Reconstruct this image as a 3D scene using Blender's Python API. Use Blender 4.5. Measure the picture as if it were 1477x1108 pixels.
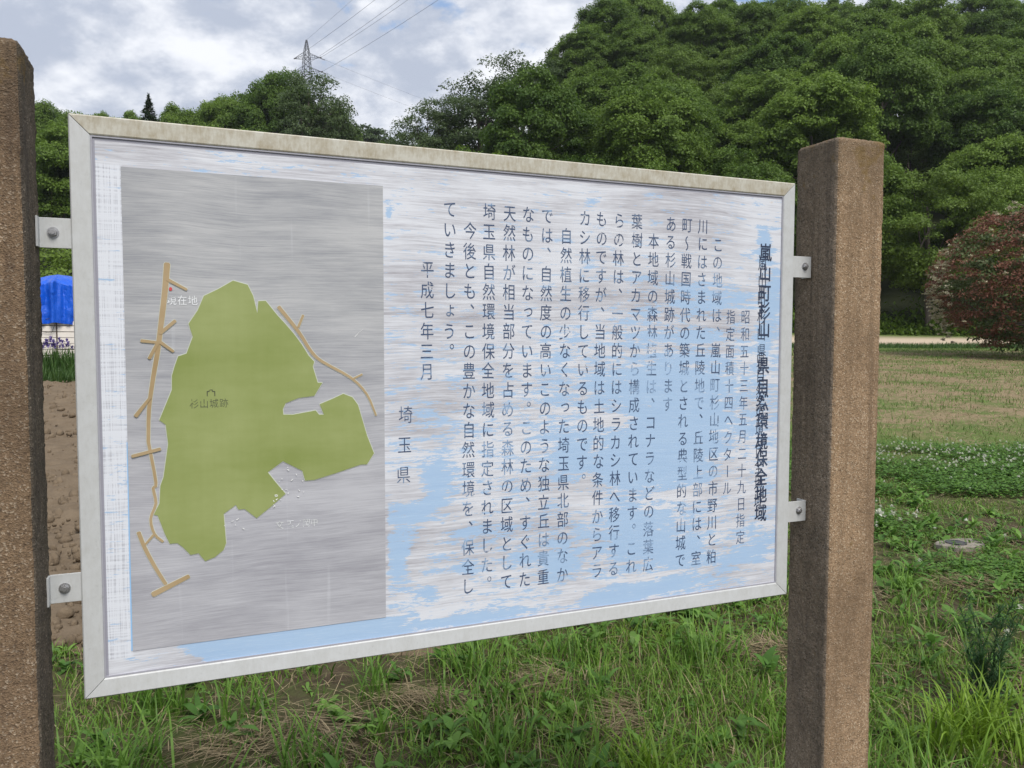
import bpy, math, random
import numpy as np
from mathutils import Matrix, Vector
rng = np.random.default_rng(7)
random.seed(7)
for o in list(bpy.data.objects):
    bpy.data.objects.remove(o)
SC = bpy.context.scene
COL = SC.collection

# ------------------------------------------------------------------ camera
CAM_Z = 1.38
PIT, ROL = 0.0549, -0.0017
cd = bpy.data.cameras.new('camera')
cd.sensor_width = 36.0
cd.lens = 1140.0 / 1477.0 * 36.0
cd.clip_start = 0.05
cd.clip_end = 3000.0
cam = bpy.data.objects.new('camera', cd)
COL.objects.link(cam)
_c, _s, _cr, _sr = math.cos(PIT), math.sin(PIT), math.cos(ROL), math.sin(ROL)
cam.matrix_world = Matrix(((_cr, _sr, 0, 0),
                           (-_s * _sr, _s * _cr, -_c, 0),
                           (-_c * _sr, _c * _cr, _s, CAM_Z),
                           (0, 0, 0, 1)))
SC.camera = cam

# ------------------------------------------------------------------ node helpers
def nd(nt, t, **k):
    n = nt.nodes.new(t)
    for a, b in k.items():
        setattr(n, a, b)
    return n
def lk(nt, a, b):
    nt.links.new(a, b)
def setv(n, **k):
    for a, b in k.items():
        n.inputs[a.replace('_', ' ')].default_value = b
def mathn(nt, op, a, b=None, clamp=False):
    n = nd(nt, 'ShaderNodeMath', operation=op, use_clamp=clamp)
    for i, v in enumerate((a, b)):
        if v is None: continue
        if isinstance(v, (int, float)): n.inputs[i].default_value = v
        else: lk(nt, v, n.inputs[i])
    return n.outputs[0]
def mixc(nt, f, a, b):
    n = nd(nt, 'ShaderNodeMix', data_type='RGBA')
    for i, v in ((0, f), (6, a), (7, b)):
        if isinstance(v, (int, float)): n.inputs[i].default_value = v
        elif isinstance(v, tuple): n.inputs[i].default_value = (v[0], v[1], v[2], 1)
        else: lk(nt, v, n.inputs[i])
    return n.outputs[2]
def noise(nt, vec, scale, detail=4, rough=0.55, dist=0.0):
    n = nd(nt, 'ShaderNodeTexNoise')
    n.inputs['Scale'].default_value = scale
    n.inputs['Detail'].default_value = detail
    n.inputs['Roughness'].default_value = rough
    n.inputs['Distortion'].default_value = dist
    if vec is not None: lk(nt, vec, n.inputs['Vector'])
    return n.outputs[0]
def mapv(nt, vec, scale=(1, 1, 1), loc=(0, 0, 0), rot=(0, 0, 0)):
    n = nd(nt, 'ShaderNodeMapping')
    n.inputs['Scale'].default_value = scale
    n.inputs['Location'].default_value = loc
    n.inputs['Rotation'].default_value = rot
    lk(nt, vec, n.inputs['Vector'])
    return n.outputs[0]
def ramp(nt, f, a, b, smooth=False):
    n = nd(nt, 'ShaderNodeMapRange')
    n.interpolation_type = 'SMOOTHSTEP' if smooth else 'LINEAR'
    n.inputs['From Min'].default_value = a
    n.inputs['From Max'].default_value = b
    lk(nt, f, n.inputs['Value'])
    return n.outputs[0]
def attr(nt, name):
    return nd(nt, 'ShaderNodeAttribute', attribute_name=name)
def bump(nt, h, strength, dist):
    n = nd(nt, 'ShaderNodeBump')
    n.inputs['Strength'].default_value = strength
    n.inputs['Distance'].default_value = dist
    lk(nt, h, n.inputs['Height'])
    return n.outputs[0]
def new_mat(name):
    m = bpy.data.materials.new(name)
    m.use_nodes = True
    nt = m.node_tree
    p = nt.nodes['Principled BSDF']
    return m, nt, p
def simple(name, col, rough=0.6, metal=0.0, var=0.12, scale=8.0, bmp=0.0):
    m, nt, p = new_mat(name)
    tc = nd(nt, 'ShaderNodeTexCoord').outputs['Object']
    n = noise(nt, tc, scale, 5, 0.6)
    c = mixc(nt, n, tuple(v * (1 - var * 2) for v in col), tuple(min(1, v * (1 + var * 2)) for v in col))
    lk(nt, c, p.inputs['Base Color'])
    p.inputs['Roughness'].default_value = rough
    p.inputs['Metallic'].default_value = metal
    if bmp: lk(nt, bump(nt, noise(nt, tc, scale * 4, 6, 0.6), bmp, 0.01), p.inputs['Normal'])
    return m

# ------------------------------------------------------------------ world: broken grey cloud deck over a physical sky
SUN_AZ = math.radians(151)      # sun behind the camera, compass angle from +Y clockwise
SUN_EL = math.radians(52)
W = bpy.data.worlds.new('World'); SC.world = W; W.use_nodes = True
nt = W.node_tree
for n in list(nt.nodes): nt.nodes.remove(n)
out = nd(nt, 'ShaderNodeOutputWorld')
sky = nd(nt, 'ShaderNodeTexSky', sky_type='NISHITA')
sky.sun_disc = False
sky.sun_elevation = SUN_EL
sky.sun_rotation = SUN_AZ
bg1 = nd(nt, 'ShaderNodeBackground'); bg1.inputs[1].default_value = 0.12
lk(nt, sky.outputs[0], bg1.inputs[0])
tc = nd(nt, 'ShaderNodeTexCoord').outputs['Generated']
sep = nd(nt, 'ShaderNodeSeparateXYZ'); lk(nt, tc, sep.inputs[0])
zz = mathn(nt, 'MAXIMUM', sep.outputs[2], 0.0)
zz = mathn(nt, 'ADD', zz, 0.42)
cx = mathn(nt, 'DIVIDE', sep.outputs[0], zz)
cy = mathn(nt, 'DIVIDE', sep.outputs[1], zz)
cmb = nd(nt, 'ShaderNodeCombineXYZ'); lk(nt, cx, cmb.inputs[0]); lk(nt, cy, cmb.inputs[1])
cv = mapv(nt, cmb.outputs[0], (1, 1, 1), (3.1, 1.7, 0), (0, 0, 0.3))
cov = noise(nt, cv, 2.6, 8, 0.55, 0.25)          # cover: where blue shows
lum = noise(nt, mapv(nt, cmb.outputs[0], (1.0, 1.5, 1), (2.3, 9.2, 0)), 3.2, 9, 0.56, 0.15)   # thickness: white to grey
fine = noise(nt, cv, 11.0, 7, 0.6, 0.1)
l2 = mathn(nt, 'ADD', mathn(nt, 'MULTIPLY', lum, 0.62), mathn(nt, 'MULTIPLY', fine, 0.38))
t = ramp(nt, l2, 0.42, 0.60, True)
ccol = mixc(nt, t, (0.45, 0.50, 0.61), (0.86, 0.88, 0.93))
bg2 = nd(nt, 'ShaderNodeBackground'); bg2.inputs[1].default_value = 0.70
lk(nt, ccol, bg2.inputs[0])
cm = ramp(nt, mathn(nt, 'ADD', mathn(nt, 'MULTIPLY', cov, 0.8), mathn(nt, 'MULTIPLY', fine, 0.2)), 0.385, 0.435, True)
mx = nd(nt, 'ShaderNodeMixShader')
lk(nt, cm, mx.inputs[0]); lk(nt, bg1.outputs[0], mx.inputs[1]); lk(nt, bg2.outputs[0], mx.inputs[2])
lk(nt, mx.outputs[0], out.inputs[0])

sd = bpy.data.lights.new('sun', 'SUN')
sd.energy = 2.2; sd.angle = math.radians(28); sd.color = (1.0, 0.95, 0.88)
so = bpy.data.objects.new('sun', sd); COL.objects.link(so)
sdir = Vector((math.sin(SUN_AZ) * math.cos(SUN_EL), math.cos(SUN_AZ) * math.cos(SUN_EL), math.sin(SUN_EL)))
so.rotation_euler = sdir.to_track_quat('Z', 'Y').to_euler()
so.location = (0, -5, 12)

SC.view_settings.view_transform = 'Standard'
SC.view_settings.look = 'None'
SC.view_settings.exposure = 0.72
SC.view_settings.gamma = 1.0
SC.render.engine = 'CYCLES'
SC.cycles.max_bounces = 5
SC.cycles.diffuse_bounces = 3
SC.cycles.transmission_bounces = 3
SC.cycles.transparent_max_bounces = 8

# ------------------------------------------------------------------ object helpers
def mesh(name, verts, faces, mats=None, smooth=False, fmat=None, cols=None):
    me = bpy.data.meshes.new(name)
    verts = np.asarray(verts, dtype=np.float32).reshape(-1, 3)
    if isinstance(faces, np.ndarray):
        F, K = faces.shape
        me.vertices.add(len(verts)); me.vertices.foreach_set('co', verts.ravel())
        me.loops.add(F * K); me.loops.foreach_set('vertex_index', faces.astype(np.int32).ravel())
        me.polygons.add(F)
        me.polygons.foreach_set('loop_start', np.arange(0, F * K, K, dtype=np.int32))
        me.update(calc_edges=True)
    else:
        me.from_pydata([tuple(map(float, v)) for v in verts], [], [tuple(f) for f in faces])
    for m in (mats or []):
        me.materials.append(m)
    if fmat is not None:
        me.polygons.foreach_set('material_index', np.asarray(fmat, dtype=np.int32))
    if smooth:
        me.polygons.foreach_set('use_smooth', np.ones(len(me.polygons), dtype=bool))
    if cols is not None:
        a = me.color_attributes.new('tint', 'FLOAT_COLOR', 'POINT')
        c4 = np.ones((len(verts), 4), dtype=np.float32); c4[:, :3] = cols
        a.data.foreach_set('color', c4.ravel())
    me.update()
    return me
def link(name, me, parent=None, loc=None, rot=None, **props):
    o = bpy.data.objects.new(name, me)
    COL.objects.link(o)
    if parent is not None: o.parent = parent
    if loc is not None: o.location = loc
    if rot is not None: o.rotation_euler = rot
    for k, v in props.items(): o[k] = v
    return o
def thing(name, label, category, loc=(0, 0, 0), rotz=0.0, group=None):
    o = link(name, None, None, loc, (0, 0, rotz))
    o['label'] = label; o['category'] = category
    if group: o['group'] = group
    return o
BOXF = [(0, 3, 2, 1), (4, 5, 6, 7), (0, 1, 5, 4), (1, 2, 6, 5), (2, 3, 7, 6), (3, 0, 4, 7)]
def box_v(x0, x1, y0, y1, z0, z1):
    return [(x0, y0, z0), (x1, y0, z0), (x1, y1, z0), (x0, y1, z0), (x0, y0, z1), (x1, y0, z1), (x1, y1, z1), (x0, y1, z1)]
class MB:
    def __init__(s): s.v = []; s.f = []
    def add(s, v, f):
        b = len(s.v); s.v += [tuple(p) for p in v]; s.f += [tuple(i + b for i in q) for q in f]
    def box(s, *a): s.add(box_v(*a), BOXF)
    def tube(s, pts, rad, n=6, cap=True):
        pts = [Vector(p) for p in pts]
        rads = rad if isinstance(rad, (list, tuple)) else [rad] * len(pts)
        b = len(s.v); up = Vector((0.13, 0.21, 1)).normalized()
        for i, p in enumerate(pts):
            d = (pts[min(i + 1, len(pts) - 1)] - pts[max(i - 1, 0)]).normalized()
            a = d.cross(up if abs(d.dot(up)) < .95 else Vector((1, 0, 0))).normalized(); c = d.cross(a)
            for k in range(n):
                t = 2 * math.pi * k / n
                s.v.append(tuple(p + (a * math.cos(t) + c * math.sin(t)) * rads[i]))
        for i in range(len(pts) - 1):
            for k in range(n):
                s.f.append((b + i * n + k, b + i * n + (k + 1) % n, b + (i + 1) * n + (k + 1) % n, b + (i + 1) * n + k))
        if cap:
            s.f.append(tuple(b + k for k in range(n))[::-1])
            s.f.append(tuple(b + (len(pts) - 1) * n + k for k in range(n)))
    def mesh(s, name, mats, smooth=False): return mesh(name, s.v, s.f, mats, smooth)
def bevelled(me, w=0.003, seg=2):
    import bmesh
    bm = bmesh.new(); bm.from_mesh(me)
    bmesh.ops.bevel(bm, geom=bm.edges[:], offset=w, segments=seg, affect='EDGES', profile=0.5)
    bm.to_mesh(me); bm.free(); return me

_lat = np.random.default_rng(99).random((256, 256))
def vn(x, y, s=1.0, o=0):
    x = np.asarray(x) * s + 17.3 * o + 1000; y = np.asarray(y) * s + 9.7 * o + 1000
    xi = np.floor(x).astype(int); yi = np.floor(y).astype(int)
    fx = x - xi; fy = y - yi; fx = fx * fx * (3 - 2 * fx); fy = fy * fy * (3 - 2 * fy)
    g = lambda a, b: _lat[a & 255, b & 255]
    return (g(xi, yi) * (1 - fx) + g(xi + 1, yi) * fx) * (1 - fy) + (g(xi, yi + 1) * (1 - fx) + g(xi + 1, yi + 1) * fx) * fy
def fbm(x, y, s=1.0, o=0, n=4):
    r = 0; a = .5; t = 0
    for i in range(n):
        r = r + a * vn(x, y, s * 2 ** i, o + i); t += a; a *= .5
    return r / t
def ss(a, b, x):
    t = np.clip((np.asarray(x, float) - a) / (b - a), 0, 1); return t * t * (3 - 2 * t)

def strips(base, az, el, length, width, bend, k=4, prof=None, cols=None, cup=0.0, roll=None):
    """leaf / blade strips.  base (N,3); az/el start direction; bend = how much the strip droops over its length."""
    N = len(base)
    if prof is None: prof = np.array([1.0, .95, .8, .5, .04])[:k + 1]
    prof = np.asarray(prof)
    p = base.astype(float).copy(); V = np.zeros((N, k + 1, 2, 3))
    sx = -np.sin(az); sy = np.cos(az)
    side = np.stack([sx, sy, np.zeros(N)], 1)
    if roll is not None:
        fwd = np.stack([np.cos(az), np.sin(az), np.zeros(N)], 1)
        upv = np.array([[0, 0, 1.0]])
        side = side * np.cos(roll)[:, None] + (upv * np.cos(el)[:, None] - fwd * np.sin(el)[:, None]) * np.sin(roll)[:, None]
    e = el.astype(float).copy(); seg = length / k
    for i in range(k + 1):
        w = (width * prof[i] * .5)[:, None]
        V[:, i, 0] = p - side * w; V[:, i, 1] = p + side * w
        if i < k:
            d = np.stack([np.cos(az) * np.cos(e), np.sin(az) * np.cos(e), np.sin(e)], 1)
            p = p + d * seg[:, None]; e = e - bend / k * (0.5 + i * .5)
    idx = (np.arange(N) * (k + 1) * 2)[:, None]
    q = []
    for i in range(k):
        q.append(np.concatenate([idx + 2 * i, idx + 2 * i + 1, idx + 2 * i + 3, idx + 2 * i + 2], 1))
    F = np.stack(q, 1).reshape(-1, 4)
    C = None
    if cols is not None: C = np.repeat(cols, (k + 1) * 2, axis=0)
    return V.reshape(-1, 3), F, C
def join(parts):
    vs, fs, cs = [], [], []; b = 0
    for v, f, c in parts:
        vs.append(v); fs.append(f + b); cs.append(c); b += len(v)
    return np.concatenate(vs), np.concatenate(fs), np.concatenate(cs)

# ------------------------------------------------------------------ terrain
def soil_w(x, y):
    """1 inside the ploughed plot on the left"""
    x = np.asarray(x, float); y = np.asarray(y, float)
    w = (vn(x, y, 1.7, 3) - .5) * .25
    return ss(0, .12, y - 3.3 + w) * (1 - ss(0, .25, y - 16.7 + w)) * (1 - ss(0, .15, x - (-0.55 + .03 * y) + w)) * ss(0, .2, x + 13.5)
def H(x, y):
    x = np.asarray(x, float); y = np.asarray(y, float)
    b = 0.037 * np.clip(y - 3, 0, 36) + 0.02 * np.clip(y - 36, 0, 10)
    hr = 27.5 * ss(42, 104, y - 0.12 * (x - 20)) * ss(-42, 22, x) * (1 + .10 * ss(25, 70, x))
    hl = 47 * ss(30, 215, y) * ss(30, -45, x)
    r = np.hypot(x, y)
    und = (fbm(x, y, .5, 1) - .5) * .07 * ss(0, 4, r) + (fbm(x, y, .05, 5) - .5) * 1.2 * ss(45, 70, y)
    return b + np.maximum(hr, hl) + .15 * np.minimum(hr, hl) + und
def Hs(x, y): return float(H(x, y))

def axis(a, b, fine_a, fine_b, fs, n_out):
    mid = np.arange(fine_a, fine_b + 1e-6, fs)
    g = lambda L, n: fs * 1.0 * np.arange(1, n + 1) + (L - fs * n) * (np.arange(1, n + 1) / n) ** 2.6
    return np.concatenate([(fine_a - g(fine_a - a, n_out))[::-1], mid, fine_b + g(b - fine_b, n_out)])
X = axis(-420, 480, -8, 12, .13, 60); Y = axis(-60, 900, 1.0, 20, .13, 90)
gx, gy = np.meshgrid(X, Y, indexing='xy')
sw = soil_w(gx, gy)
gz = H(gx, gy) - .09 * sw
V = np.stack([gx, gy, gz], -1).reshape(-1, 3)
nx, ny = len(X), len(Y)
ii = (np.arange(ny - 1)[:, None] * nx + np.arange(nx - 1)[None]).reshape(-1)
F = np.stack([ii, ii + 1, ii + nx + 1, ii + nx], 1)
wob = (fbm(gx, gy, .8, 11) - .5)
soil = sw
dry = ss(8.2, 11.0, gy + wob * 7.0) * (1 - ss(29.0, 31.5, gy + wob * 2)) * (1 - sw)
path = ss(35.0, 35.8, gy + wob * .8) * (1 - ss(43.5, 44.2, gy + wob * .8)) * ss(-20, -18, gx)
cols = np.stack([soil, dry, path], -1).reshape(-1, 3)

m_ground, nt, p = new_mat('meadow ground')
a = attr(nt, 'tint'); sp = nd(nt, 'ShaderNodeSeparateColor'); lk(nt, a.outputs['Color'], sp.inputs[0])
pos = nd(nt, 'ShaderNodeNewGeometry').outputs['Position']
sxyz = nd(nt, 'ShaderNodeSeparateXYZ'); lk(nt, pos, sxyz.inputs[0])
n1 = noise(nt, pos, 1.3, 6, .6); n2 = noise(nt, pos, 14, 6, .65); n3 = noise(nt, mapv(nt, pos, (26, 40, 30), rot=(0, 0, .5)), 1, 6, .8)
earth = mixc(nt, n2, (0.035, 0.026, 0.016), (0.13, 0.10, 0.065))
green = mixc(nt, n2, (0.028, 0.045, 0.012), (0.085, 0.12, 0.028))
near = mixc(nt, ramp(nt, mathn(nt, 'ADD', n1, mathn(nt, 'MULTIPLY', n2, .5)), .66, .95), earth, green)
far_g = mixc(nt, n3, (0.06, 0.10, 0.022), (0.14, 0.19, 0.05))
base = mixc(nt, ramp(nt, sxyz.outputs[1], 5.5, 9), near, far_g)
straw = mixc(nt, n3, (0.13, 0.095, 0.055), (0.36, 0.28, 0.17))
tuft = mixc(nt, n3, (0.065, 0.10, 0.025), (0.15, 0.19, 0.06))
patch = ramp(nt, mathn(nt, 'ADD', mathn(nt, 'MULTIPLY', noise(nt, mapv(nt, pos, (.9, 1, .9)), 1.3, 8, .74), .75), mathn(nt, 'MULTIPLY', n2, .25)), .47, .56)
drycol = mixc(nt, patch, straw, tuft)
base = mixc(nt, sp.outputs[1], base, drycol)
base = mixc(nt, sp.outputs[0], base, mixc(nt, n2, (.085, .064, .043), (.19, .145, .10)))
gravel = mixc(nt, n2, (0.42, 0.33, 0.24), (0.62, 0.52, 0.40))
base = mixc(nt, sp.outputs[2], base, gravel)
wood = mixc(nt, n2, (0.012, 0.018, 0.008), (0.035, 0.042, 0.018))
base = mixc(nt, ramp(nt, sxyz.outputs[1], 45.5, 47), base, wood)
lk(nt, base, p.inputs['Base Color']); p.inputs['Roughness'].default_value = .95
p.inputs['Specular IOR Level'].default_value = .15
lk(nt, bump(nt, n2, .8, .04), p.inputs['Normal'])
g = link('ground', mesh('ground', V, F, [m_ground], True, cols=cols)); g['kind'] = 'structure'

# ploughed soil plot
sx = np.arange(-13.4, .2, .07); sy = np.arange(3.0, 17.1, .055)
px, py = np.meshgrid(sx, sy, indexing='xy')
w = soil_w(px, py)
lump = (fbm(px, py, 5, 21, 5) - .5) * .12 + np.abs(fbm(px, py, 11, 31, 3) - .5) * .16 + .02 * np.sin((px * .35 + py) * 2 * np.pi / .55)
pz = H(px, py) - .085 + w * (.085 + lump * .7)
V = np.stack([px, py, pz], -1).reshape(-1, 3); nx = len(sx); ny = len(sy)
ii = (np.arange(ny - 1)[:, None] * nx + np.arange(nx - 1)[None]).reshape(-1)
F = np.stack([ii, ii + 1, ii + nx + 1, ii + nx], 1)
m_soil, nt, p = new_mat('dry ploughed soil')
pos = nd(nt, 'ShaderNodeNewGeometry').outputs['Position']
a1 = noise(nt, pos, 6, 7, .65); a2 = noise(nt, pos, 45, 6, .7)
c = mixc(nt, a1, (0.105, 0.078, 0.053), (0.23, 0.178, 0.122))
c = mixc(nt, mathn(nt, 'MULTIPLY', ramp(nt, a2, .55, .75), .6), c, (.25, .20, .145))
lk(nt, c, p.inputs['Base Color']); p.inputs['Roughness'].default_value = .97
p.inputs['Specular IOR Level'].default_value = .1
lk(nt, bump(nt, a2, .7, .02), p.inputs['Normal'])
o = link('plowed_soil', mesh('plowed_soil', V, F, [m_soil], True)); o['kind'] = 'structure'

def icos(n, seed):
    import bmesh
    out = []
    for k in range(n):
        bm = bmesh.new(); bmesh.ops.create_icosphere(bm, subdivisions=2, radius=1)
        v = np.array([q.co[:] for q in bm.verts]); f = np.array([[q.index for q in t.verts] for t in bm.faces])
        bm.free()
        r = np.random.default_rng(seed + k)
        for _ in range(7):
            d = r.normal(size=3); d /= np.linalg.norm(d)
            h = r.uniform(.55, .9); over = np.maximum(v @ d - h, 0)
            v -= over[:, None] * d * .9
        v *= r.uniform(.6, 1.1, 3)
        out.append((v, f))
    return out
shapes = icos(6, 40)
parts = []
N = 5200
cyv = 3.2 + 13.3 * rng.random(N) ** 1.7
cxv = -cyv * rng.uniform(.28, .85, N) + rng.normal(0, .2, N)
ok = soil_w(cxv, cyv) > .5
for x, y in zip(cxv[ok], cyv[ok]):
    v, f = shapes[rng.integers(6)]
    s = .010 + .045 * rng.random() ** 3.2
    if y > 9: s *= 1.3
    t = rng.random() * 6.28; c, s_ = math.cos(t), math.sin(t)
    v = v @ np.array([[c, s_, 0], [-s_, c, 0], [0, 0, 1]]) * s
    v = v + [x, y, Hs(x, y) + .01 + s * .25]
    parts.append((v, f, np.zeros((len(v), 3))))
v, f, _ = join(parts)
o = link('soil_clods', mesh('soil_clods', v, f, [m_soil], True)); o['kind'] = 'stuff'
o['label'] = 'dry brown clods of earth scattered over the ploughed plot'

# ------------------------------------------------------------------ notice board (local frame: x along the board, y into the board, z up)
TH = 0.3874
OX, OY, ZB = -0.6659, 1.2033, CAM_Z - 0.5607
BW, BH = 1.3786, 0.90
G0 = Hs(OX, OY)
sign = thing('notice_board', 'large framed notice board with green map and Japanese text between two brown concrete posts', 'notice board', (OX, OY, G0), TH)
ZL = ZB - G0                      # local height of the board's lower edge

def metal(name, col, stain, sx=3.0, sz=3.0, amount=.5, rough=.5):
    m, nt, p = new_mat(name)
    tc = nd(nt, 'ShaderNodeTexCoord').outputs['Object']
    n1 = noise(nt, mapv(nt, tc, (sx * 4, 8, sz * 4)), 3, 6, .62)
    n2 = noise(nt, mapv(nt, tc, (sx * 20, 8, sz * 6)), 3, 6, .7)
    n3 = noise(nt, tc, 160, 3, .6)
    f = mathn(nt, 'MULTIPLY', ramp(nt, mathn(nt, 'ADD', mathn(nt, 'MULTIPLY', n1, .55), mathn(nt, 'MULTIPLY', n2, .45)), .42, .68), amount)
    c = mixc(nt, f, col, stain)
    c = mixc(nt, mathn(nt, 'MULTIPLY', ramp(nt, n3, .60, .75), .25), c, tuple(v * .55 for v in col))
    lk(nt, c, p.inputs['Base Color'])
    p.inputs['Metallic'].default_value = .05
    lk(nt, mathn(nt, 'ADD', mathn(nt, 'MULTIPLY', n1, .25), rough - .1), p.inputs['Roughness'])
    lk(nt, bump(nt, n2, .12, .002), p.inputs['Normal'])
    return m
m_alu = metal('weathered aluminium', (.52, .535, .54), (.40, .405, .39), amount=.6)
m_alutop = metal('stained aluminium', (.56, .545, .475), (.33, .275, .175), amount=1.0)
m_lip = metal('gasket strip', (.36, .36, .41), (.28, .28, .31))
m_steel = metal('bolt steel', (.46, .46, .47), (.25, .24, .22), rough=.38)
m_steel.node_tree.nodes['Principled BSDF'].inputs['Metallic'].default_value = .85
m_joint, nt, p = new_mat('dark joint'); p.inputs['Base Color'].default_value = (.03, .03, .03, 1); p.inputs['Roughness'].default_value = .8

# frame rails: mitred, profile = outer wall, flat face that falls slightly inwards, inner wall
RW = 0.0285
PN = 0.006                       # recess of the panel behind the frame's outer edge
def rail(name, mat, pts_out, dirs):
    # pts_out: the two outer corners; dirs: inward diagonal directions at each
    prof = [(0, .022), (0, .0018), (.0018, 0), (RW - .002, .0022), (RW, .0035), (RW, .022)]
    v = []; n = len(prof)
    for (px, pz), (dx, dz) in zip(pts_out, dirs):
        for a, yy in prof: v.append((px + dx * a, yy, pz + dz * a))
    f = [(i, (i + 1) % n, n + (i + 1) % n, n + i) for i in range(n)] + [tuple(range(n))[::-1], tuple(range(n, 2 * n))]
    return link(name, mesh(name, v, f, [mat]), sign, (0, 0, ZL))
e = .0006
rail('frame_rail', m_alutop, [(e, BH), (BW - e, BH)], [(1, -1), (-1, -1)])['label'] = 'top frame rail stained yellowish brown'
rail('frame_rail', m_alu, [(e, 0), (BW - e, 0)], [(1, 1), (-1, 1)])
rail('frame_rail', m_alu, [(0, e), (0, BH - e)], [(1, 1), (1, -1)])
rail('frame_rail', m_alu, [(BW, e), (BW, BH - e)], [(-1, 1), (-1, -1)])
mb = MB()                        # back sheet closing the board
mb.box(.002, BW - .002, .0225, .0245, .002, BH - .002)
link('back_sheet', mb.mesh('back_sheet', [m_alu]), sign, (0, 0, ZL))
mb = MB()                        # thin gasket strip running round inside the frame
g0, g1, yy = RW + .0002, RW + .0026, .0040
for (a, b, c, d) in ((g0, BW - g0, BH - g1, BH - g0), (g0, BW - g0, g0, g1), (g0, g1, g1, BH - g1), (BW - g1, BW - g0, g1, BH - g1)):
    mb.box(a, b, yy, .012, c, d)
link('gasket', mb.mesh('gasket', [m_lip]), sign, (0, 0, ZL))

# brackets with bolts
def hexbolt(x, z, r=.0064):
    mb = MB(); k = 6
    for i in range(k):
        pass
    ang = [math.radians(60 * i + 17) for i in range(6)]
    v = []
    for y, s in ((0, 1), (-.0042, 1), (-.0052, .86)):
        v += [(x + r * s * math.cos(t), y, z + r * s * math.sin(t)) for t in ang]
    f = [(i, (i + 1) % 6, 6 + (i + 1) % 6, 6 + i) for i in range(6)] + [(6 + i, 6 + (i + 1) % 6, 12 + (i + 1) % 6, 12 + i) for i in range(6)] + [tuple(range(12, 18))]
    mb.add(v, f)
    mb.tube([(x, -.004, z), (x, -.0078, z)], r * .52, 12)
    w = []
    return mb
def bracket(xa, xb, z0, z1, leg_x, leg_sgn, bx, bz):
    mb = MB()
    mb.box(xa, xb, .0030, .0060, z0, z1)                              # plate in the plane of the board
    mb.box(min(leg_x, leg_x + .003 * leg_sgn), max(leg_x, leg_x + .003 * leg_sgn), -.014, .0028, z0, z1) if leg_sgn > 0 else mb.box(leg_x - .003, leg_x, .0065, .030, z0, z1)
    b = link('bracket', bevelled(mb.mesh('bracket', [m_alu]), .0006, 2), sign, (0, 0, ZL))
    mb = hexbolt(0, 0)
    mb.tube([(0, 0.0002, 0), (0, -.0010, 0)], .0082, 20)
    link('bolt', mb.mesh('bolt', [m_steel]), b, (bx, .0028, bz))
UL, UR = -.0448, 1.4300          # inner faces of the posts
bracket(UL + .0015, .0012, .6985, .7435, UL + .0002, 1, -.0240, .7215)
bracket(UL + .0025, .0012, .1565, .2010, UL + .0002, 1, -.0225, .1790)
bracket(BW - .001, UR - .001, .6990, .7450, UR - .0002, -1, 1.4115, .7235)
bracket(BW - .001, UR - .001, .1605, .2060, UR - .0002, -1, 1.4090, .1850)

# posts
def post_mat(name, c0, c1, speck, dark, streak=0.0, moss=True):
    m, nt, p = new_mat(name)
    tc = nd(nt, 'ShaderNodeTexCoord').outputs['Object']
    n1 = noise(nt, mapv(nt, tc, (1, 1, .45)), 9, 6, .65)
    vo = nd(nt, 'ShaderNodeTexVoronoi'); vo.inputs['Scale'].default_value = 420; lk(nt, tc, vo.inputs['Vector'])
    vr = nd(nt, 'ShaderNodeSeparateColor'); lk(nt, vo.outputs['Color'], vr.inputs[0])
    n2 = noise(nt, tc, 190, 5, .75)
    c = mixc(nt, ramp(nt, n2, .3, .7), c0, c1)
    c = mixc(nt, mathn(nt, 'MULTIPLY', ramp(nt, vr.outputs[0], .84, .92), .75), c, speck)
    c = mixc(nt, mathn(nt, 'MULTIPLY', ramp(nt, vr.outputs[1], .80, .9), .6), c, dark)
    c = mixc(nt, mathn(nt, 'MULTIPLY', ramp(nt, n1, .44, .70), .6), c, dark)
    st = noise(nt, mapv(nt, tc, (55, 55, 1.4)), 1, 5, .65)
    c = mixc(nt, mathn(nt, 'MULTIPLY', ramp(nt, st, .5, .72), streak), c, dark)
    if moss:
        sz = nd(nt, 'ShaderNodeSeparateXYZ'); lk(nt, tc, sz.inputs[0])
        top = ramp(nt, sz.outputs[2], ZL + .80, ZL + 1.02)
        spots = ramp(nt, mathn(nt, 'ADD', noise(nt, tc, 22, 4, .6), mathn(nt, 'MULTIPLY', top, .18)), .68, .76)
        c = mixc(nt, mathn(nt, 'MULTIPLY', spots, .6), c, (.20, .125, .03))
        c = mixc(nt, mathn(nt, 'MULTIPLY', top, .45), c, (.10, .08, .055))
    lk(nt, c, p.inputs['Base Color']); p.inputs['Roughness'].default_value = .93
    p.inputs['Specular IOR Level'].default_value = .2
    h = mathn(nt, 'ADD', mathn(nt, 'MULTIPLY', vo.outputs['Distance'], .6), n2)
    lk(nt, bump(nt, h, .75, .003), p.inputs['Normal'])
    return m
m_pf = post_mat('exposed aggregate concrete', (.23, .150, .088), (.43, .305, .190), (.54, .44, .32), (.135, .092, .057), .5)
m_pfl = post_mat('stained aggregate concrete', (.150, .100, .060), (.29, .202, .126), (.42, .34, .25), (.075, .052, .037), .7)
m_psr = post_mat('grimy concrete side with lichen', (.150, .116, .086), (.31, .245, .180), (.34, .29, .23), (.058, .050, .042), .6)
m_ps = post_mat('grimy concrete side', (.080, .066, .050), (.17, .138, .105), (.28, .24, .19), (.042, .037, .032), .7)
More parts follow.
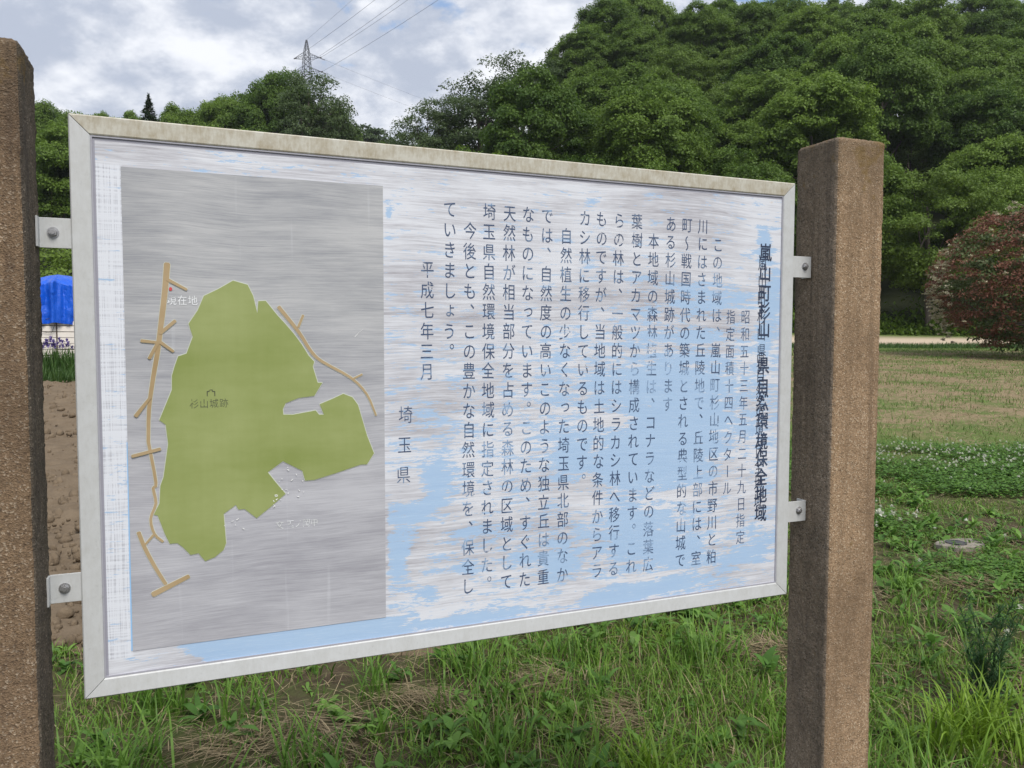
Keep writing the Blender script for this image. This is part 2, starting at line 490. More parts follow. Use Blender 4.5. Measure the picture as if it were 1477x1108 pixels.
def post(x0, x1, y0, y1, z0, z1, seed, side_x, mats, label):
    cs = .0042; r = .006
    def ringpts():
        pts = []; nrm = []
        def seg(a, b, n):
            for i in range(n): pts.append((a[0] + (b[0] - a[0]) * i / n, a[1] + (b[1] - a[1]) * i / n))
        c = [(x0 + r, y0), (x1 - r, y0), (x1, y0 + r), (x1, y1 - r), (x1 - r, y1), (x0 + r, y1), (x0, y1 - r), (x0, y0 + r)]
        for i in range(8):
            a, b = c[i], c[(i + 1) % 8]; L = math.hypot(a[0] - b[0], a[1] - b[1]); seg(a, b, max(2, int(L / cs)))
        return np.array(pts)
    R = ringpts(); n = len(R); cx, cy = (x0 + x1) / 2, (y0 + y1) / 2
    zs = np.arange(z0, z1 - .008, cs); zs = np.append(zs, z1 - .006)
    v = []; rr = np.random.default_rng(seed)
    for k, z in enumerate(zs):
        d = (R - [cx, cy]); ln = np.linalg.norm(d, axis=1, keepdims=True)
        th = np.arctan2(d[:, 1], d[:, 0]) * .06
        amp = rr.normal(0, .00045, (n, 1)) + (vn(th * 160 + seed, np.full(n, z * 45.))[:, None] - .5) * .0022
        v.append(np.c_[R + d / ln * amp, np.full(n, z)])
    for s, z in ((.955, z1 - .0012), (.90, z1)):
        v.append(np.c_[(R - [cx, cy]) * s + [cx, cy], np.full(n, z) + rr.normal(0, .0006, n)])
    v = np.concatenate(v); L = len(zs) + 2
    i = np.arange(n); f = []
    for k in range(L - 1):
        f.append(np.stack([k * n + i, k * n + (i + 1) % n, (k + 1) * n + (i + 1) % n, (k + 1) * n + i], 1))
    f = np.concatenate(f)
    faces = [tuple(q) for q in f] + [tuple((L - 1) * n + i)]
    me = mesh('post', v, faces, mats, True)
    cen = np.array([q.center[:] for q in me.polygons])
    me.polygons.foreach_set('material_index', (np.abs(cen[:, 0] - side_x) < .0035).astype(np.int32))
    o = link('post', me, sign); o['label'] = label
    return o
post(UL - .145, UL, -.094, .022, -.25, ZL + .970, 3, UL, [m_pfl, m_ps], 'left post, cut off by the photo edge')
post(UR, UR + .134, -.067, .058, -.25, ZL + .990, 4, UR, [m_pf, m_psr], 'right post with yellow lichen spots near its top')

# ------------------------------------------------------------------ the painted panel
BLOBS =  [(1.302, 0.761, 0.023, 0.049, 1.5), (1.334, 0.689, 0.023, 0.037, 1), (1.328, 0.634, 0.031, 0.037, 1), (1.303, 0.566, 0.023, 0.037, 1), (1.135, 0.672, 0.116, 0.012, 0.8), (1.157, 0.637, 0.11, 0.018, 1), (1.137, 0.571, 0.101, 0.015, 0.9), (0.992, 0.685, 0.067, 0.011, 0.7), (0.999, 0.617, 0.067, 0.011, 0.6), (0.967, 0.593, 0.04, 0.011, 0.5), (1.215, 0.656, 0.059, 0.012, 0.8), (1.013, 0.565, 0.054, 0.012, 0.6), (0.865, 0.565, 0.038, 0.017, 0.5), (0.822, 0.526, 0.025, 0.014, 0.7), (0.889, 0.709, 0.025, 0.017, 0.6), (0.985, 0.758, 0.033, 0.008, 0.4), (1.03, 0.8, 0.027, 0.006, 0.5), (0.888, 0.833, 0.019, 0.004, 0.8), (0.489, 0.781, 0.006, 0.015, 1), (0.614, 0.488, 0.022, 0.01, 0.4), (1.117, 0.524, 0.13, 0.018, 0.6), (1.048, 0.49, 0.177, 0.017, 0.8), (0.852, 0.741, 0.025, 0.011, 0.3), (1.057, 0.346, 0.12, 0.107, 1.3), (0.95, 0.305, 0.06, 0.035, 0.8), (1.14, 0.402, 0.095, 0.048, 0.9), (1.049, 0.458, 0.178, 0.029, 0.7), (0.842, 0.334, 0.038, 0.051, 1), (0.985, 0.169, 0.061, 0.047, 1.2), (1.088, 0.123, 0.064, 0.036, 1.2), (0.575, 0.301, 0.033, 0.042, 1.3), (0.527, 0.248, 0.065, 0.021, 1.1), (0.505, 0.171, 0.026, 0.047, 1.2), (0.636, 0.201, 0.069, 0.013, 0.8), (0.608, 0.139, 0.056, 0.008, 0.8), (0.564, 0.102, 0.033, 0.021, 1.0), (0.824, 0.133, 0.037, 0.034, 1.0), (0.746, 0.146, 0.036, 0.022, 0.6), (0.933, 0.045, 0.08, 0.018, 1), (1.054, 0.055, 0.107, 0.018, 1), (1.219, 0.091, 0.061, 0.019, 0.8), (1.302, 0.102, 0.031, 0.038, 0.7), (0.619, 0.041, 0.115, 0.014, 1.3), (0.554, 0.428, 0.021, 0.016, 0.6), (0.636, 0.398, 0.034, 0.016, 0.4), (1.093, 0.243, 0.093, 0.015, -1.5), (1.26, 0.256, 0.046, 0.075, -1), (0.874, 0.259, 0.038, 0.034, -1.3), (0.93, 0.404, 0.059, 0.014, -1), (1.311, 0.056, 0.063, 0.026, -1), (0.856, 0.061, 0.038, 0.029, -0.9), (0.597, 0.108, 0.045, 0.021, -1.1), (0.534, 0.168, 0.019, 0.026, -1.3), (0.575, 0.222, 0.033, 0.012, -1.3), (0.614, 0.251, 0.045, 0.008, -1.2), (0.511, 0.295, 0.048, 0.021, -1), (0.564, 0.059, 0.033, 0.013, -1), (1.054, 0.079, 0.143, 0.007, -0.9), (0.225, 0.851, 0.019, 0.004, 0.9), (0.179, 0.844, 0.033, 0.002, 0.7), (0.287, 0.852, 0.016, 0.002, 0.6)]
GREEN = [(0.23, 0.6574), (0.2525, 0.6513), (0.2609, 0.6333), (0.267, 0.605), (0.2689, 0.6249), (0.2804, 0.6258), (0.2989, 0.602), (0.3121, 0.5871), (0.3254, 0.571), (0.3377, 0.5535), (0.3489, 0.5347), (0.358, 0.5244), (0.3556, 0.5158), (0.3634, 0.4885), (0.3711, 0.4884), (0.3573, 0.4662), (0.3314, 0.4633), (0.3099, 0.4549), (0.3055, 0.4453), (0.3061, 0.4359), (0.3225, 0.4353), (0.3594, 0.4412), (0.3651, 0.4339), (0.3733, 0.4336), (0.3665, 0.4517), (0.3888, 0.4606), (0.4067, 0.4685), (0.4221, 0.4621), (0.4317, 0.4486), (0.447, 0.3945), (0.459, 0.3626), (0.4465, 0.3438), (0.4351, 0.3438), (0.3934, 0.3318), (0.3556, 0.3221), (0.3406, 0.3219), (0.3362, 0.3389), (0.3045, 0.3573), (0.2796, 0.34), (0.2927, 0.3215), (0.3078, 0.3016), (0.2832, 0.281), (0.2607, 0.264), (0.2422, 0.2807), (0.2324, 0.2807), (0.2282, 0.2888), (0.2091, 0.2753), (0.2112, 0.2416), (0.212, 0.2265), (0.208, 0.2156), (0.1945, 0.205), (0.1795, 0.1997), (0.1697, 0.2137), (0.1576, 0.2123), (0.1464, 0.2259), (0.1383, 0.2335), (0.127, 0.2335), (0.1202, 0.2499), (0.1103, 0.2806), (0.1046, 0.2827), (0.1131, 0.3), (0.1152, 0.3289), (0.12, 0.342), (0.1278, 0.3952), (0.1248, 0.4258), (0.1158, 0.4335), (0.1351, 0.4817), (0.1355, 0.5038), (0.1399, 0.5193), (0.1453, 0.5347), (0.1577, 0.5391), (0.1675, 0.5658), (0.1617, 0.5868), (0.1755, 0.6081), (0.1853, 0.6316), (0.2075, 0.6433)]
ROAD1 = [(0.132, 0.6806), (0.1281, 0.638), (0.121, 0.5832), (0.115, 0.5393), (0.1082, 0.5009), (0.1012, 0.4516), (0.0991, 0.3998)]
ROAD2 = [(0.0991, 0.3998), (0.1087, 0.3338), (0.1045, 0.3252), (0.108, 0.3004), (0.0999, 0.2764), (0.1048, 0.2514), (0.1169, 0.2379)]
ROAD3 = [(0.1048, 0.2514), (0.0903, 0.2348)]
ROAD4 = [(0.082, 0.2557), (0.0904, 0.2303), (0.1048, 0.1974), (0.1195, 0.1686)]
ROAD5 = [(0.1009, 0.1538), (0.1538, 0.1772)]
BR = [(0.1315, 0.6566), (0.1596, 0.641), (0.1197, 0.5711), (0.142, 0.5911), (0.0926, 0.5594), (0.1184, 0.5563), (0.1034, 0.5317), (0.1175, 0.559), (0.1204, 0.5568), (0.1383, 0.5425), (0.0821, 0.4413), (0.1036, 0.4703), (0.0757, 0.3779), (0.1159, 0.3873)]
ROAD6 = [(0.3013, 0.6158), (0.3323, 0.5757), (0.3525, 0.5429), (0.3715, 0.5243), (0.4201, 0.4959), (0.4476, 0.4663), (0.4632, 0.4293)]
BR2 = [(0.4224, 0.4935), (0.4394, 0.5016), (0.3324, 0.5827), (0.3406, 0.6025)]
us = np.arange(.0, BW + .001, .0045); vs_ = np.arange(.0, BH + .001, .0045)
us = np.clip(us, .012, BW - .012); vs_ = np.clip(vs_, .012, BH - .012)
pu, pv = np.meshgrid(us, vs_, indexing='xy')
blue = .02 + .26 * ss(.80, .35, pv) + .16 * ss(.65, .9, pu) * ss(.72, .5, pv)
for a, b, ra, rb, w in BLOBS:
    blue = blue + w * .9 * np.exp(-(((pu - a) / (ra * .85)) ** 2 + ((pv - b) / (rb * .85)) ** 2) ** .9)
left = 1 - ss(.478, .486, pu)
blue = blue * (1 - left * (pv > .075) * (pv < .825)) 
blue = np.where((pv < .066) & (pu < .54), (1.6 - .9 * ss(.46, .54, pu)) - 1.7 * (1 - ss(.13, .20, pu + (pv - .045) * 1.2)), blue)
blue = np.where((pu < .0705) & (pv > .062), .0, blue)
strip = ((pu < .0705) & (pv > .055) & (pv < .83)).astype(float)
V = np.stack([pu, np.full_like(pu, PN), pv], -1).reshape(-1, 3); nx = len(us)
ii = (np.arange(len(vs_) - 1)[:, None] * nx + np.arange(nx - 1)[None]).reshape(-1)
F = np.stack([ii, ii + 1, ii + nx + 1, ii + nx], 1)
m_panel, nt, p = new_mat('repainted panel')
tc = nd(nt, 'ShaderNodeTexCoord').outputs['Object']
a = attr(nt, 'tint'); sp = nd(nt, 'ShaderNodeSeparateColor'); lk(nt, a.outputs['Color'], sp.inputs[0])
sx = nd(nt, 'ShaderNodeSeparateXYZ'); lk(nt, tc, sx.inputs[0])
# brush direction wobbles: warp z with a slow noise
wq = noise(nt, mapv(nt, tc, (1.6, 1, 3.4)), 1, 3, .5)
zwarp = mathn(nt, 'ADD', sx.outputs[2], mathn(nt, 'MULTIPLY', wq, .045))
wc = nd(nt, 'ShaderNodeCombineXYZ'); lk(nt, sx.outputs[0], wc.inputs[0]); lk(nt, zwarp, wc.inputs[2])
wv = wc.outputs[0]
s1 = noise(nt, mapv(nt, wv, (9, 1, 330)), 1, 5, .7)
s2 = noise(nt, mapv(nt, wv, (3.6, 1, 75)), 1, 6, .65)
s3 = noise(nt, mapv(nt, wv, (30, 1, 640)), 1, 3, .65)
s4 = noise(nt, mapv(nt, wv, (3.2, 1, 7)), 1, 4, .55)
st = mathn(nt, 'ADD', mathn(nt, 'MULTIPLY', s1, .34), mathn(nt, 'ADD', mathn(nt, 'MULTIPLY', s2, .28), mathn(nt, 'MULTIPLY', s4, .38)))
wear = ramp(nt, st, .39, .54)
white = mixc(nt, wear, (.33, .32, .35), (.64, .66, .71))
white = mixc(nt, mathn(nt, 'MULTIPLY', ramp(nt, s3, .52, .66), .35), white, (.74, .76, .81))
# cross-brushed left margin
v1 = noise(nt, mapv(nt, tc, (520, 1, 7)), 1, 4, .6)
crossc = mixc(nt, ramp(nt, mathn(nt, 'ADD', mathn(nt, 'MULTIPLY', v1, .5), mathn(nt, 'MULTIPLY', s1, .5)), .36, .50), (.38, .39, .44), (.68, .71, .77))
white = mixc(nt, sp.outputs[1], white, crossc)
bl = mixc(nt, s2, (.31, .46, .68), (.39, .54, .72))
bl = mixc(nt, mathn(nt, 'MULTIPLY', ramp(nt, s3, .55, .72), .45), bl, (.58, .66, .77))
ed = mathn(nt, 'ADD', mathn(nt, 'MULTIPLY', noise(nt, mapv(nt, wv, (13, 1, 80)), 1, 7, .7), 2.1), mathn(nt, 'ADD', mathn(nt, 'MULTIPLY', noise(nt, mapv(nt, wv, (55, 1, 380)), 1, 5, .75), 1.3), mathn(nt, 'MULTIPLY', noise(nt, mapv(nt, wv, (20, 1, 170)), 1, 5, .75), 1.2)))
bmask = ramp(nt, mathn(nt, 'ADD', sp.outputs[0], mathn(nt, 'MULTIPLY', mathn(nt, 'SUBTRACT', ed, 2.30), 1.7)), .40, .56)
col = mixc(nt, mathn(nt, 'MULTIPLY', bmask, .95), white, bl)
# bare metal margin outside the paint
def box_mask(x0, x1, z0, z1):
    r = mathn(nt, 'GREATER_THAN', sx.outputs[0], x0)
    r = mathn(nt, 'MULTIPLY', r, mathn(nt, 'LESS_THAN', sx.outputs[0], x1))
    r = mathn(nt, 'MULTIPLY', r, mathn(nt, 'GREATER_THAN', zj, z0))
    return mathn(nt, 'MULTIPLY', r, mathn(nt, 'LESS_THAN', zj, z1))
zj = mathn(nt, 'ADD', sx.outputs[2], mathn(nt, 'MULTIPLY', mathn(nt, 'SUBTRACT', s1, .5), .003))
bm_ = box_mask(.0345, 1.3500, .0265, .8640)
grey = mixc(nt, s1, (.25, .25, .30), (.34, .34, .39))
stain = mathn(nt, 'MULTIPLY', mathn(nt, 'MULTIPLY', mathn(nt, 'GREATER_THAN', sx.outputs[2], .853), ramp(nt, noise(nt, mapv(nt, tc, (30, 1, 40)), 1, 3, .5), .66, .74)), .5)
col = mixc(nt, bm_, grey, mixc(nt, stain, col, (.55, .38, .18)))
lk(nt, col, p.inputs['Base Color'])
lk(nt, mathn(nt, 'ADD', mathn(nt, 'MULTIPLY', s1, .35), .32), p.inputs['Roughness'])
p.inputs['Specular IOR Level'].default_value = .4
lk(nt, bump(nt, mathn(nt, 'ADD', s1, mathn(nt, 'MULTIPLY', bmask, -.6)), .18, .0012), p.inputs['Normal'])
link('painted_panel', mesh('painted_panel', V, F, [m_panel], cols=np.stack([np.clip(blue, 0, 2), strip, strip * 0], -1).reshape(-1, 3)), sign, (0, 0, ZL))

def flat(pts, y_front, y_back):
    """thin plate from an outline in the board plane (x,z), triangulated by bmesh"""
    import bmesh
    bm = bmesh.new()
    vf = [bm.verts.new((x, y_front, z)) for x, z in pts]
    f = bm.faces.new(vf)
    f.normal_update()
    if f.normal.y > 0: f.normal_flip()
    r = bmesh.ops.extrude_face_region(bm, geom=[f])
    for q in r['geom']:
        if isinstance(q, bmesh.types.BMVert): q.co.y = y_back
    bmesh.ops.triangulate(bm, faces=bm.faces[:])
    bmesh.ops.recalc_face_normals(bm, faces=bm.faces[:])
    me = bpy.data.meshes.new('plate'); bm.to_mesh(me); bm.free(); return me

# grey map plate
m_map, nt, p = new_mat('brushed grey map sheet')
tc = nd(nt, 'ShaderNodeTexCoord').outputs['Object']
sx = nd(nt, 'ShaderNodeSeparateXYZ'); lk(nt, tc, sx.inputs[0])
wq = noise(nt, mapv(nt, tc, (2.5, 1, 3.0)), 1, 2, .5)
zw = mathn(nt, 'ADD', sx.outputs[2], mathn(nt, 'MULTIPLY', wq, .04))
wc = nd(nt, 'ShaderNodeCombineXYZ'); lk(nt, sx.outputs[0], wc.inputs[0]); lk(nt, zw, wc.inputs[2])
a1 = noise(nt, mapv(nt, wc.outputs[0], (12, 1, 460)), 1, 5, .75)
a2 = noise(nt, mapv(nt, wc.outputs[0], (4.0, 1, 40)), 1, 6, .65)
a3 = noise(nt, mapv(nt, tc, (5, 1, 9)), 1, 3, .5)
a4 = noise(nt, mapv(nt, tc, (60, 1, 3)), 1, 3, .5)
topw = ramp(nt, sx.outputs[2], .30, .62)
s = mathn(nt, 'ADD', mathn(nt, 'MULTIPLY', a1, .44), mathn(nt, 'ADD', mathn(nt, 'MULTIPLY', a2, .30), mathn(nt, 'MULTIPLY', a3, .26)))
c1 = mixc(nt, ramp(nt, s, .40, .58), (.265, .275, .30), (.46, .465, .475))
c2 = mixc(nt, ramp(nt, s, .40, .58), (.30, .30, .335), (.47, .475, .51))
c = mixc(nt, topw, c2, c1)
c = mixc(nt, mathn(nt, 'MULTIPLY', ramp(nt, a4, .66, .74), .18), c, (.66, .68, .72))
lk(nt, c, p.inputs['Base Color'])
lk(nt, mathn(nt, 'ADD', mathn(nt, 'MULTIPLY', a1, .3), .32), p.inputs['Roughness'])
lk(nt, bump(nt, a1, .12, .001), p.inputs['Normal'])
def addm(me, m): me.materials.append(m); return me
link('map_sheet', addm(flat([(.0695, .0655), (.4785, .0660), (.4785, .8285), (.0695, .8275)], PN - .0009, PN - .0001), m_map), sign, (0, 0, ZL))
# pale blue edge line left of the map
m_blueline = simple('light blue paint', (.28, .50, .78), .6)
link('border_line', addm(flat([(.0672, .066), (.0693, .066), (.0693, .40), (.0680, .40)], PN - .0007, PN - .0001), m_blueline), sign, (0, 0, ZL))

def ribbon(pts, w0, w1, y, th=.0005):
    """flat strip with rounded ends along a polyline in the board plane"""
    pts = [np.array(p, float) for p in pts]
    if len(pts) > 2:              # Catmull-Rom smoothing
        P = [2 * pts[0] - pts[1]] + pts + [2 * pts[-1] - pts[-2]]; q = []
        for i in range(1, len(P) - 2):
            for t in (0, .34, .67):
                q.append(.5 * (2 * P[i] + (P[i + 1] - P[i - 1]) * t + (2 * P[i - 1] - 5 * P[i] + 4 * P[i + 1] - P[i + 2]) * t * t + (3 * P[i] - P[i - 1] - 3 * P[i + 1] + P[i + 2]) * t ** 3))
        q.append(pts[-1]); pts = q
    n = len(pts); L = []; R = []
    for i, p in enumerate(pts):
        d = pts[min(i + 1, n - 1)] - pts[max(i - 1, 0)]; d /= np.linalg.norm(d); s = np.array([-d[1], d[0]])
        w = (w0 + (w1 - w0) * i / (n - 1)) / 2
        if i == 0: L.append(p + s * w * .6 - d * w * .5); R.append(p - s * w * .6 - d * w * .5)
        L.append(p + s * w); R.append(p - s * w)
        if i == n - 1: L.append(p + s * w * .6 + d * w * .5); R.append(p - s * w * .6 + d * w * .5)
    m = len(L); v = []; f = []
    for yy in (y, y + th):
        for a_, b_ in zip(L, R): v += [(a_[0], yy, a_[1]), (b_[0], yy, b_[1])]
    o = 2 * m
    for i in range(m - 1):
        f.append((2 * i, 2 * i + 1, 2 * i + 3, 2 * i + 2))
        f.append((2 * i, 2 * i + 2, o + 2 * i + 2, o + 2 * i)); f.append((2 * i + 1, o + 2 * i + 1, o + 2 * i + 3, 2 * i + 3))
    return v, f
def mapfilm(name, c0, c1, rough=.55):
    m, nt, p = new_mat(name)
    tc = nd(nt, 'ShaderNodeTexCoord').outputs['Object']
    a = noise(nt, mapv(nt, tc, (6, 1, 9)), 1, 5, .6); b = noise(nt, mapv(nt, tc, (90, 1, 6)), 1, 4, .6); d = noise(nt, mapv(nt, tc, (3, 1, 14), rot=(0, .15, 0)), 1, 4, .6)
    s = mathn(nt, 'ADD', mathn(nt, 'MULTIPLY', a, .5), mathn(nt, 'ADD', mathn(nt, 'MULTIPLY', b, .08), mathn(nt, 'MULTIPLY', d, .42)))
    c = mixc(nt, ramp(nt, s, .38, .64), c0, c1)
    lk(nt, c, p.inputs['Base Color']); p.inputs['Roughness'].default_value = rough
    return m
m_green = mapfilm('olive green film', (.215, .265, .070), (.305, .350, .135))
m_rim = simple('pale film edge', (.50, .53, .47), .6)
m_road = mapfilm('tan film', (.33, .235, .115), (.44, .335, .20))
gl = GREEN
green_part = link('map_area', addm(flat(gl, PN - .0021, PN - .0009), m_green), sign, (0, 0, ZL)); green_part['label'] = 'olive green area of the map'
mb = MB()
cl = np.array(gl)
for i in range(len(cl)):
    a_, b_ = cl[i], cl[(i + 1) % len(cl)]
    v, f = ribbon([a_, b_], .0024, .0024, PN - .0014 - .000003 * (i % 9), .0004); mb.add(v, f)
link('area_rim', mb.mesh('area_rim', [m_rim]), green_part)
yR = PN - .0019
def road(name, segs, label=None):
    mb = MB()
    for k, (pts, w0, w1) in enumerate(segs):
        v, f = ribbon(pts, w0, w1, yR - .00012 * k, .0006); mb.add(v, f)
    o = link(name, mb.mesh(name, [m_road]), sign, (0, 0, ZL))
    mb = MB()
    for k, (pts, w0, w1) in enumerate(segs):
        v, f = ribbon(pts, w0 + .0018, w1 + .0018, yR + .0004 - .00003 * k, .0003); mb.add(v, f)
    link('road_rim', mb.mesh('road_rim', [m_rim]), o)
    if label: o['label'] = label
B = BR
road('map_road', [(ROAD1, .0092, .0052), (ROAD2, .0048, .0036), (ROAD3, .0036, .003), (B[0:2], .005, .004), (B[2:4], .0052, .005), (B[4:6], .005, .004), (B[6:8], .005, .005), (B[8:10], .005, .004), (B[10:12], .006, .004), (B[12:14], .005, .005)], 'tan road with short side branches down the left of the map')
road('map_road', [(ROAD4, .006, .0052), (ROAD5, .0085, .0065)], 'tan T-shaped road at the lower left of the map')
road('map_road', [(ROAD6, .0062, .0032), (BR2[0:2], .003, .003), (BR2[2:4], .004, .004)], 'thin tan road right of the green area')

# ------------------------------------------------------------------ lettering
_cu = bpy.data.curves.new('glyph', 'FONT'); _go = bpy.data.objects.new('glyph', _cu); COL.objects.link(_go)
_cache = {}
def glyph(ch, off=0.0):
    if (ch, off) not in _cache:
        _cu.body = ch; _cu.offset = off; _cu.resolution_u = 3; _cu.fill_mode = 'FRONT'
        dg = bpy.context.evaluated_depsgraph_get(); dg.update()
        me = bpy.data.meshes.new_from_object(_go.evaluated_get(dg))
        v = np.array([q.co[:2] for q in me.vertices]).reshape(-1, 2); f = [tuple(q.vertices) for q in me.polygons]
        bpy.data.meshes.remove(me); _cache[(ch, off)] = (v, f)
    return _cache[(ch, off)]
_gm = {}
def put(mb, ch, u, v, em, sq=.84, off=0.0, y=.0001, tilt=0.0):
    g, f = glyph(ch, off)
    if len(g) == 0: return
    g = g - [.5, .38]
    if ch in '〜ー':
        g = np.stack([g[:, 1], -g[:, 0]], 1)
        if ch == '〜': g[:, 0] *= -1
    if ch in '、。': g = g + [.50, .55]
    if ch in 'ょっ': g = g * .95 + [.06, .10]
    root, mat = mb; key = (ch, off, mat.name)
    if key not in _gm: _gm[key] = mesh('character', np.stack([g[:, 0], np.zeros(len(g)), g[:, 1]], 1), [q[::-1] for q in f] if ch == '〜' else f, [mat])
    o = link('character', _gm[key], root, (u, y, v), (0, -tilt, 0)); o.scale = (em * sq, em, em)
def ink(name, dark, light, lo, hi, miss=.0, seed=0):
    m = bpy.data.materials.new(name); m.use_nodes = True; nt = m.node_tree; p = nt.nodes['Principled BSDF']
    tc = mapv(nt, nd(nt, 'ShaderNodeNewGeometry').outputs['Position'], rot=(0, 0, -TH))
    a = noise(nt, mapv(nt, tc, (38, 1, 60), (seed, 0, 0)), 1, 4, .6); big = noise(nt, mapv(nt, tc, (7, 1, 9), (seed, 3, 0)), 1, 2, .5)
    f = mathn(nt, 'ADD', mathn(nt, 'MULTIPLY', a, .6), mathn(nt, 'MULTIPLY', big, .4))
    lk(nt, mixc(nt, ramp(nt, f, lo, hi), dark, light), p.inputs['Base Color'])
    p.inputs['Roughness'].default_value = .6
    if miss > 0:
        al = noise(nt, mapv(nt, tc, (55, 1, 110), (seed + 5, 0, 0)), 1, 5, .7)
        al = mathn(nt, 'ADD', mathn(nt, 'MULTIPLY', al, .6), mathn(nt, 'MULTIPLY', noise(nt, mapv(nt, tc, (6, 1, 8), (seed + 9, 0, 0)), 1, 2, .5), .4))
        lk(nt, ramp(nt, al, miss - .02, miss + .02), p.inputs['Alpha'])
    return m
m_ink = ink('worn slate blue lettering', (.045, .075, .15), (.26, .38, .56), .50, .63, .39)
m_inkpale = ink('faded lettering', (.06, .09, .17), (.20, .30, .46), .46, .66, .385, 3)
m_title = ink('dark title lettering', (.022, .035, .075), (.06, .10, .18), .5, .7, .36, 7)
m_whiteink = ink('worn white lettering', (.78, .80, .82), (.60, .62, .62), .4, .6, .41, 2)
m_blackink = ink('worn black lettering', (.05, .055, .04), (.12, .14, .06), .4, .6, .475, 4)
YT = PN - .0005
ROW0, PITCH = .7965, .03642
COLS = [  # text, column centre, first row, material
    ('昭和五十三年五月二十九日指定', 1.2582, 5.07, 1), ('指定面積十四ヘクタール', 1.2205, 5.07, 1),
    ('この地域は、嵐山町杉山地区の市野川と粕', 1.1841, 1, 0), ('川にはさまれた丘陵地で、丘陵上部には、室', 1.1455, 0, 0),
    ('町〜戦国時代の築城とされる典型的な山城で', 1.1066, 0, 0), ('ある杉山城跡があります', 1.0683, 0, 0),
    ('本地域の森林植生は、コナラなどの落葉広', 1.0280, 1, 0), ('葉樹とアカマツから構成されています。これ', .9891, 0, 0),
    ('らの林は、一般的にはシラカシ林へ移行する', .9482, 0, 0), ('ものですが、当地域は土地的な条件からアラ', .9096, 0, 0),
    ('カシ林に移行しているものです。', .8733, 0, 0), ('自然植生の少なくなった埼玉県北部のなか', .8335, 1, 0),
    ('では、自然度の高いこのような独立丘は貴重', .7925, 0, 0), ('なものになっています。このため、すぐれた', .7540, 0, 0),
    ('天然林が相当部分を占める森林の区域として', .7162, 0, 0), ('埼玉県自然環境保全地域に指定されました。', .6764, 0, 0),
    ('今後とも、この豊かな自然環境を、保全し', .6388, 1, 0), ('ていきましょう。', .6006, 0, 0), ('平成七年三月', .5589, 3, 0)]
jr = random.Random(5)
for text, u, row, mi in COLS:
    mb = (link('text_column', None, sign, (0, YT, ZL)), m_inkpale if mi else m_ink)
    for i, ch in enumerate(text):
        r = row + i
        put(mb, ch, u - .0055 * r / 19 + jr.uniform(-.0005, .0005), ROW0 - r * PITCH + jr.uniform(-.0005, .0005), .0325 if not mi else .0315, .80 if not mi else .76, .000 if not mi else -.004, tilt=jr.uniform(-.02, .02))
mb = (link('text_column', None, sign, (0, YT, ZL)), m_ink)
for i, ch in enumerate('埼玉県'): put(mb, ch, .5168 - .0022 * i, .4287 - .054 * i, .033, .82, -.006)
TITLE = [('嵐', .7501), ('山', .7074), ('町', .6645), ('杉', .626), ('山', .5874), ('県', .5413), ('県', .5085), ('自', .4651), ('然', .4291), ('環', .3886), ('境', .3448), ('保', .3070), ('全', .2662), ('地', .2281), ('域', .1871)]
o = link('title_lettering', None, sign, (0, YT - .0004, ZL)); o['label'] = 'bold dark title characters, doubled where an older title shows beneath'
mb = (o, m_title)
for i, (ch, v) in enumerate(TITLE):
    small = i == 5
    put(mb, ch, 1.3062 - (.0055 if small else 0), v, .030 if small else .0395, .84, -.010 if small else .010)
o = link('title_lettering', None, sign, (0, YT, ZL)); o['label'] = 'older title characters showing through, set slightly left'
mb = (o, m_title)
GH = [('嵐', .728), ('山', .690), ('町', .652), ('杉', .613), ('山', .578), ('県', .520), ('自', .488), ('然', .452), ('環', .410), ('境', .371), ('保', .330), ('全', .290), ('地', .251), ('域', .214)]
for ch, v in GH: put(mb, ch, 1.2992, v, .036, .66, 0.0)
# map captions
def caption(text, u, v, em, mat, y, gap=.95, sq=.9):
    mb = (link('map_caption', None, sign, (0, y, ZL)), mat)
    for i, ch in enumerate(text): put(mb, ch, u + (i - (len(text) - 1) / 2) * em * gap, v, em, sq, .0)
caption('現在地', .1530, .6240, .0165, m_whiteink, PN - .0016)
caption('杉山城跡', .1900, .4580, .0158, m_blackink, PN - .0024)
caption('文', .2975, .2490, .0155, m_whiteink, PN - .0016)
caption('玉ノ岡中', .3350, .2490, .0150, m_whiteink, PN - .0016, .88)
mb = MB()
for a_, b_ in (((.1875, .4700), (.1875, .4775)), ((.1875, .4775), (.1905, .4775)), ((.1905, .4775), (.1905, .4800)), ((.1905, .4800), (.1955, .4800)), ((.1955, .4800), (.1955, .4775)), ((.1955, .4775), (.1990, .4775)), ((.1990, .4775), (.1990, .4700))):
    v, f = ribbon([a_, b_], .0012, .0012, PN - .0025, .0003); mb.add(v, f)
link('castle_symbol', mb.mesh('castle_symbol', [m_blackink]), sign, (0, 0, ZL))
mb = MB()
circ = [(.1363 + .0024 * math.cos(t), .6414 + .0030 * math.sin(t)) for t in np.linspace(0, 2 * math.pi, 14)[:-1]]
link('location_dot', addm(flat(circ, PN - .0018, PN - .0008), simple('red dot', (.55, .06, .06), .6)), sign, (0, 0, ZL))
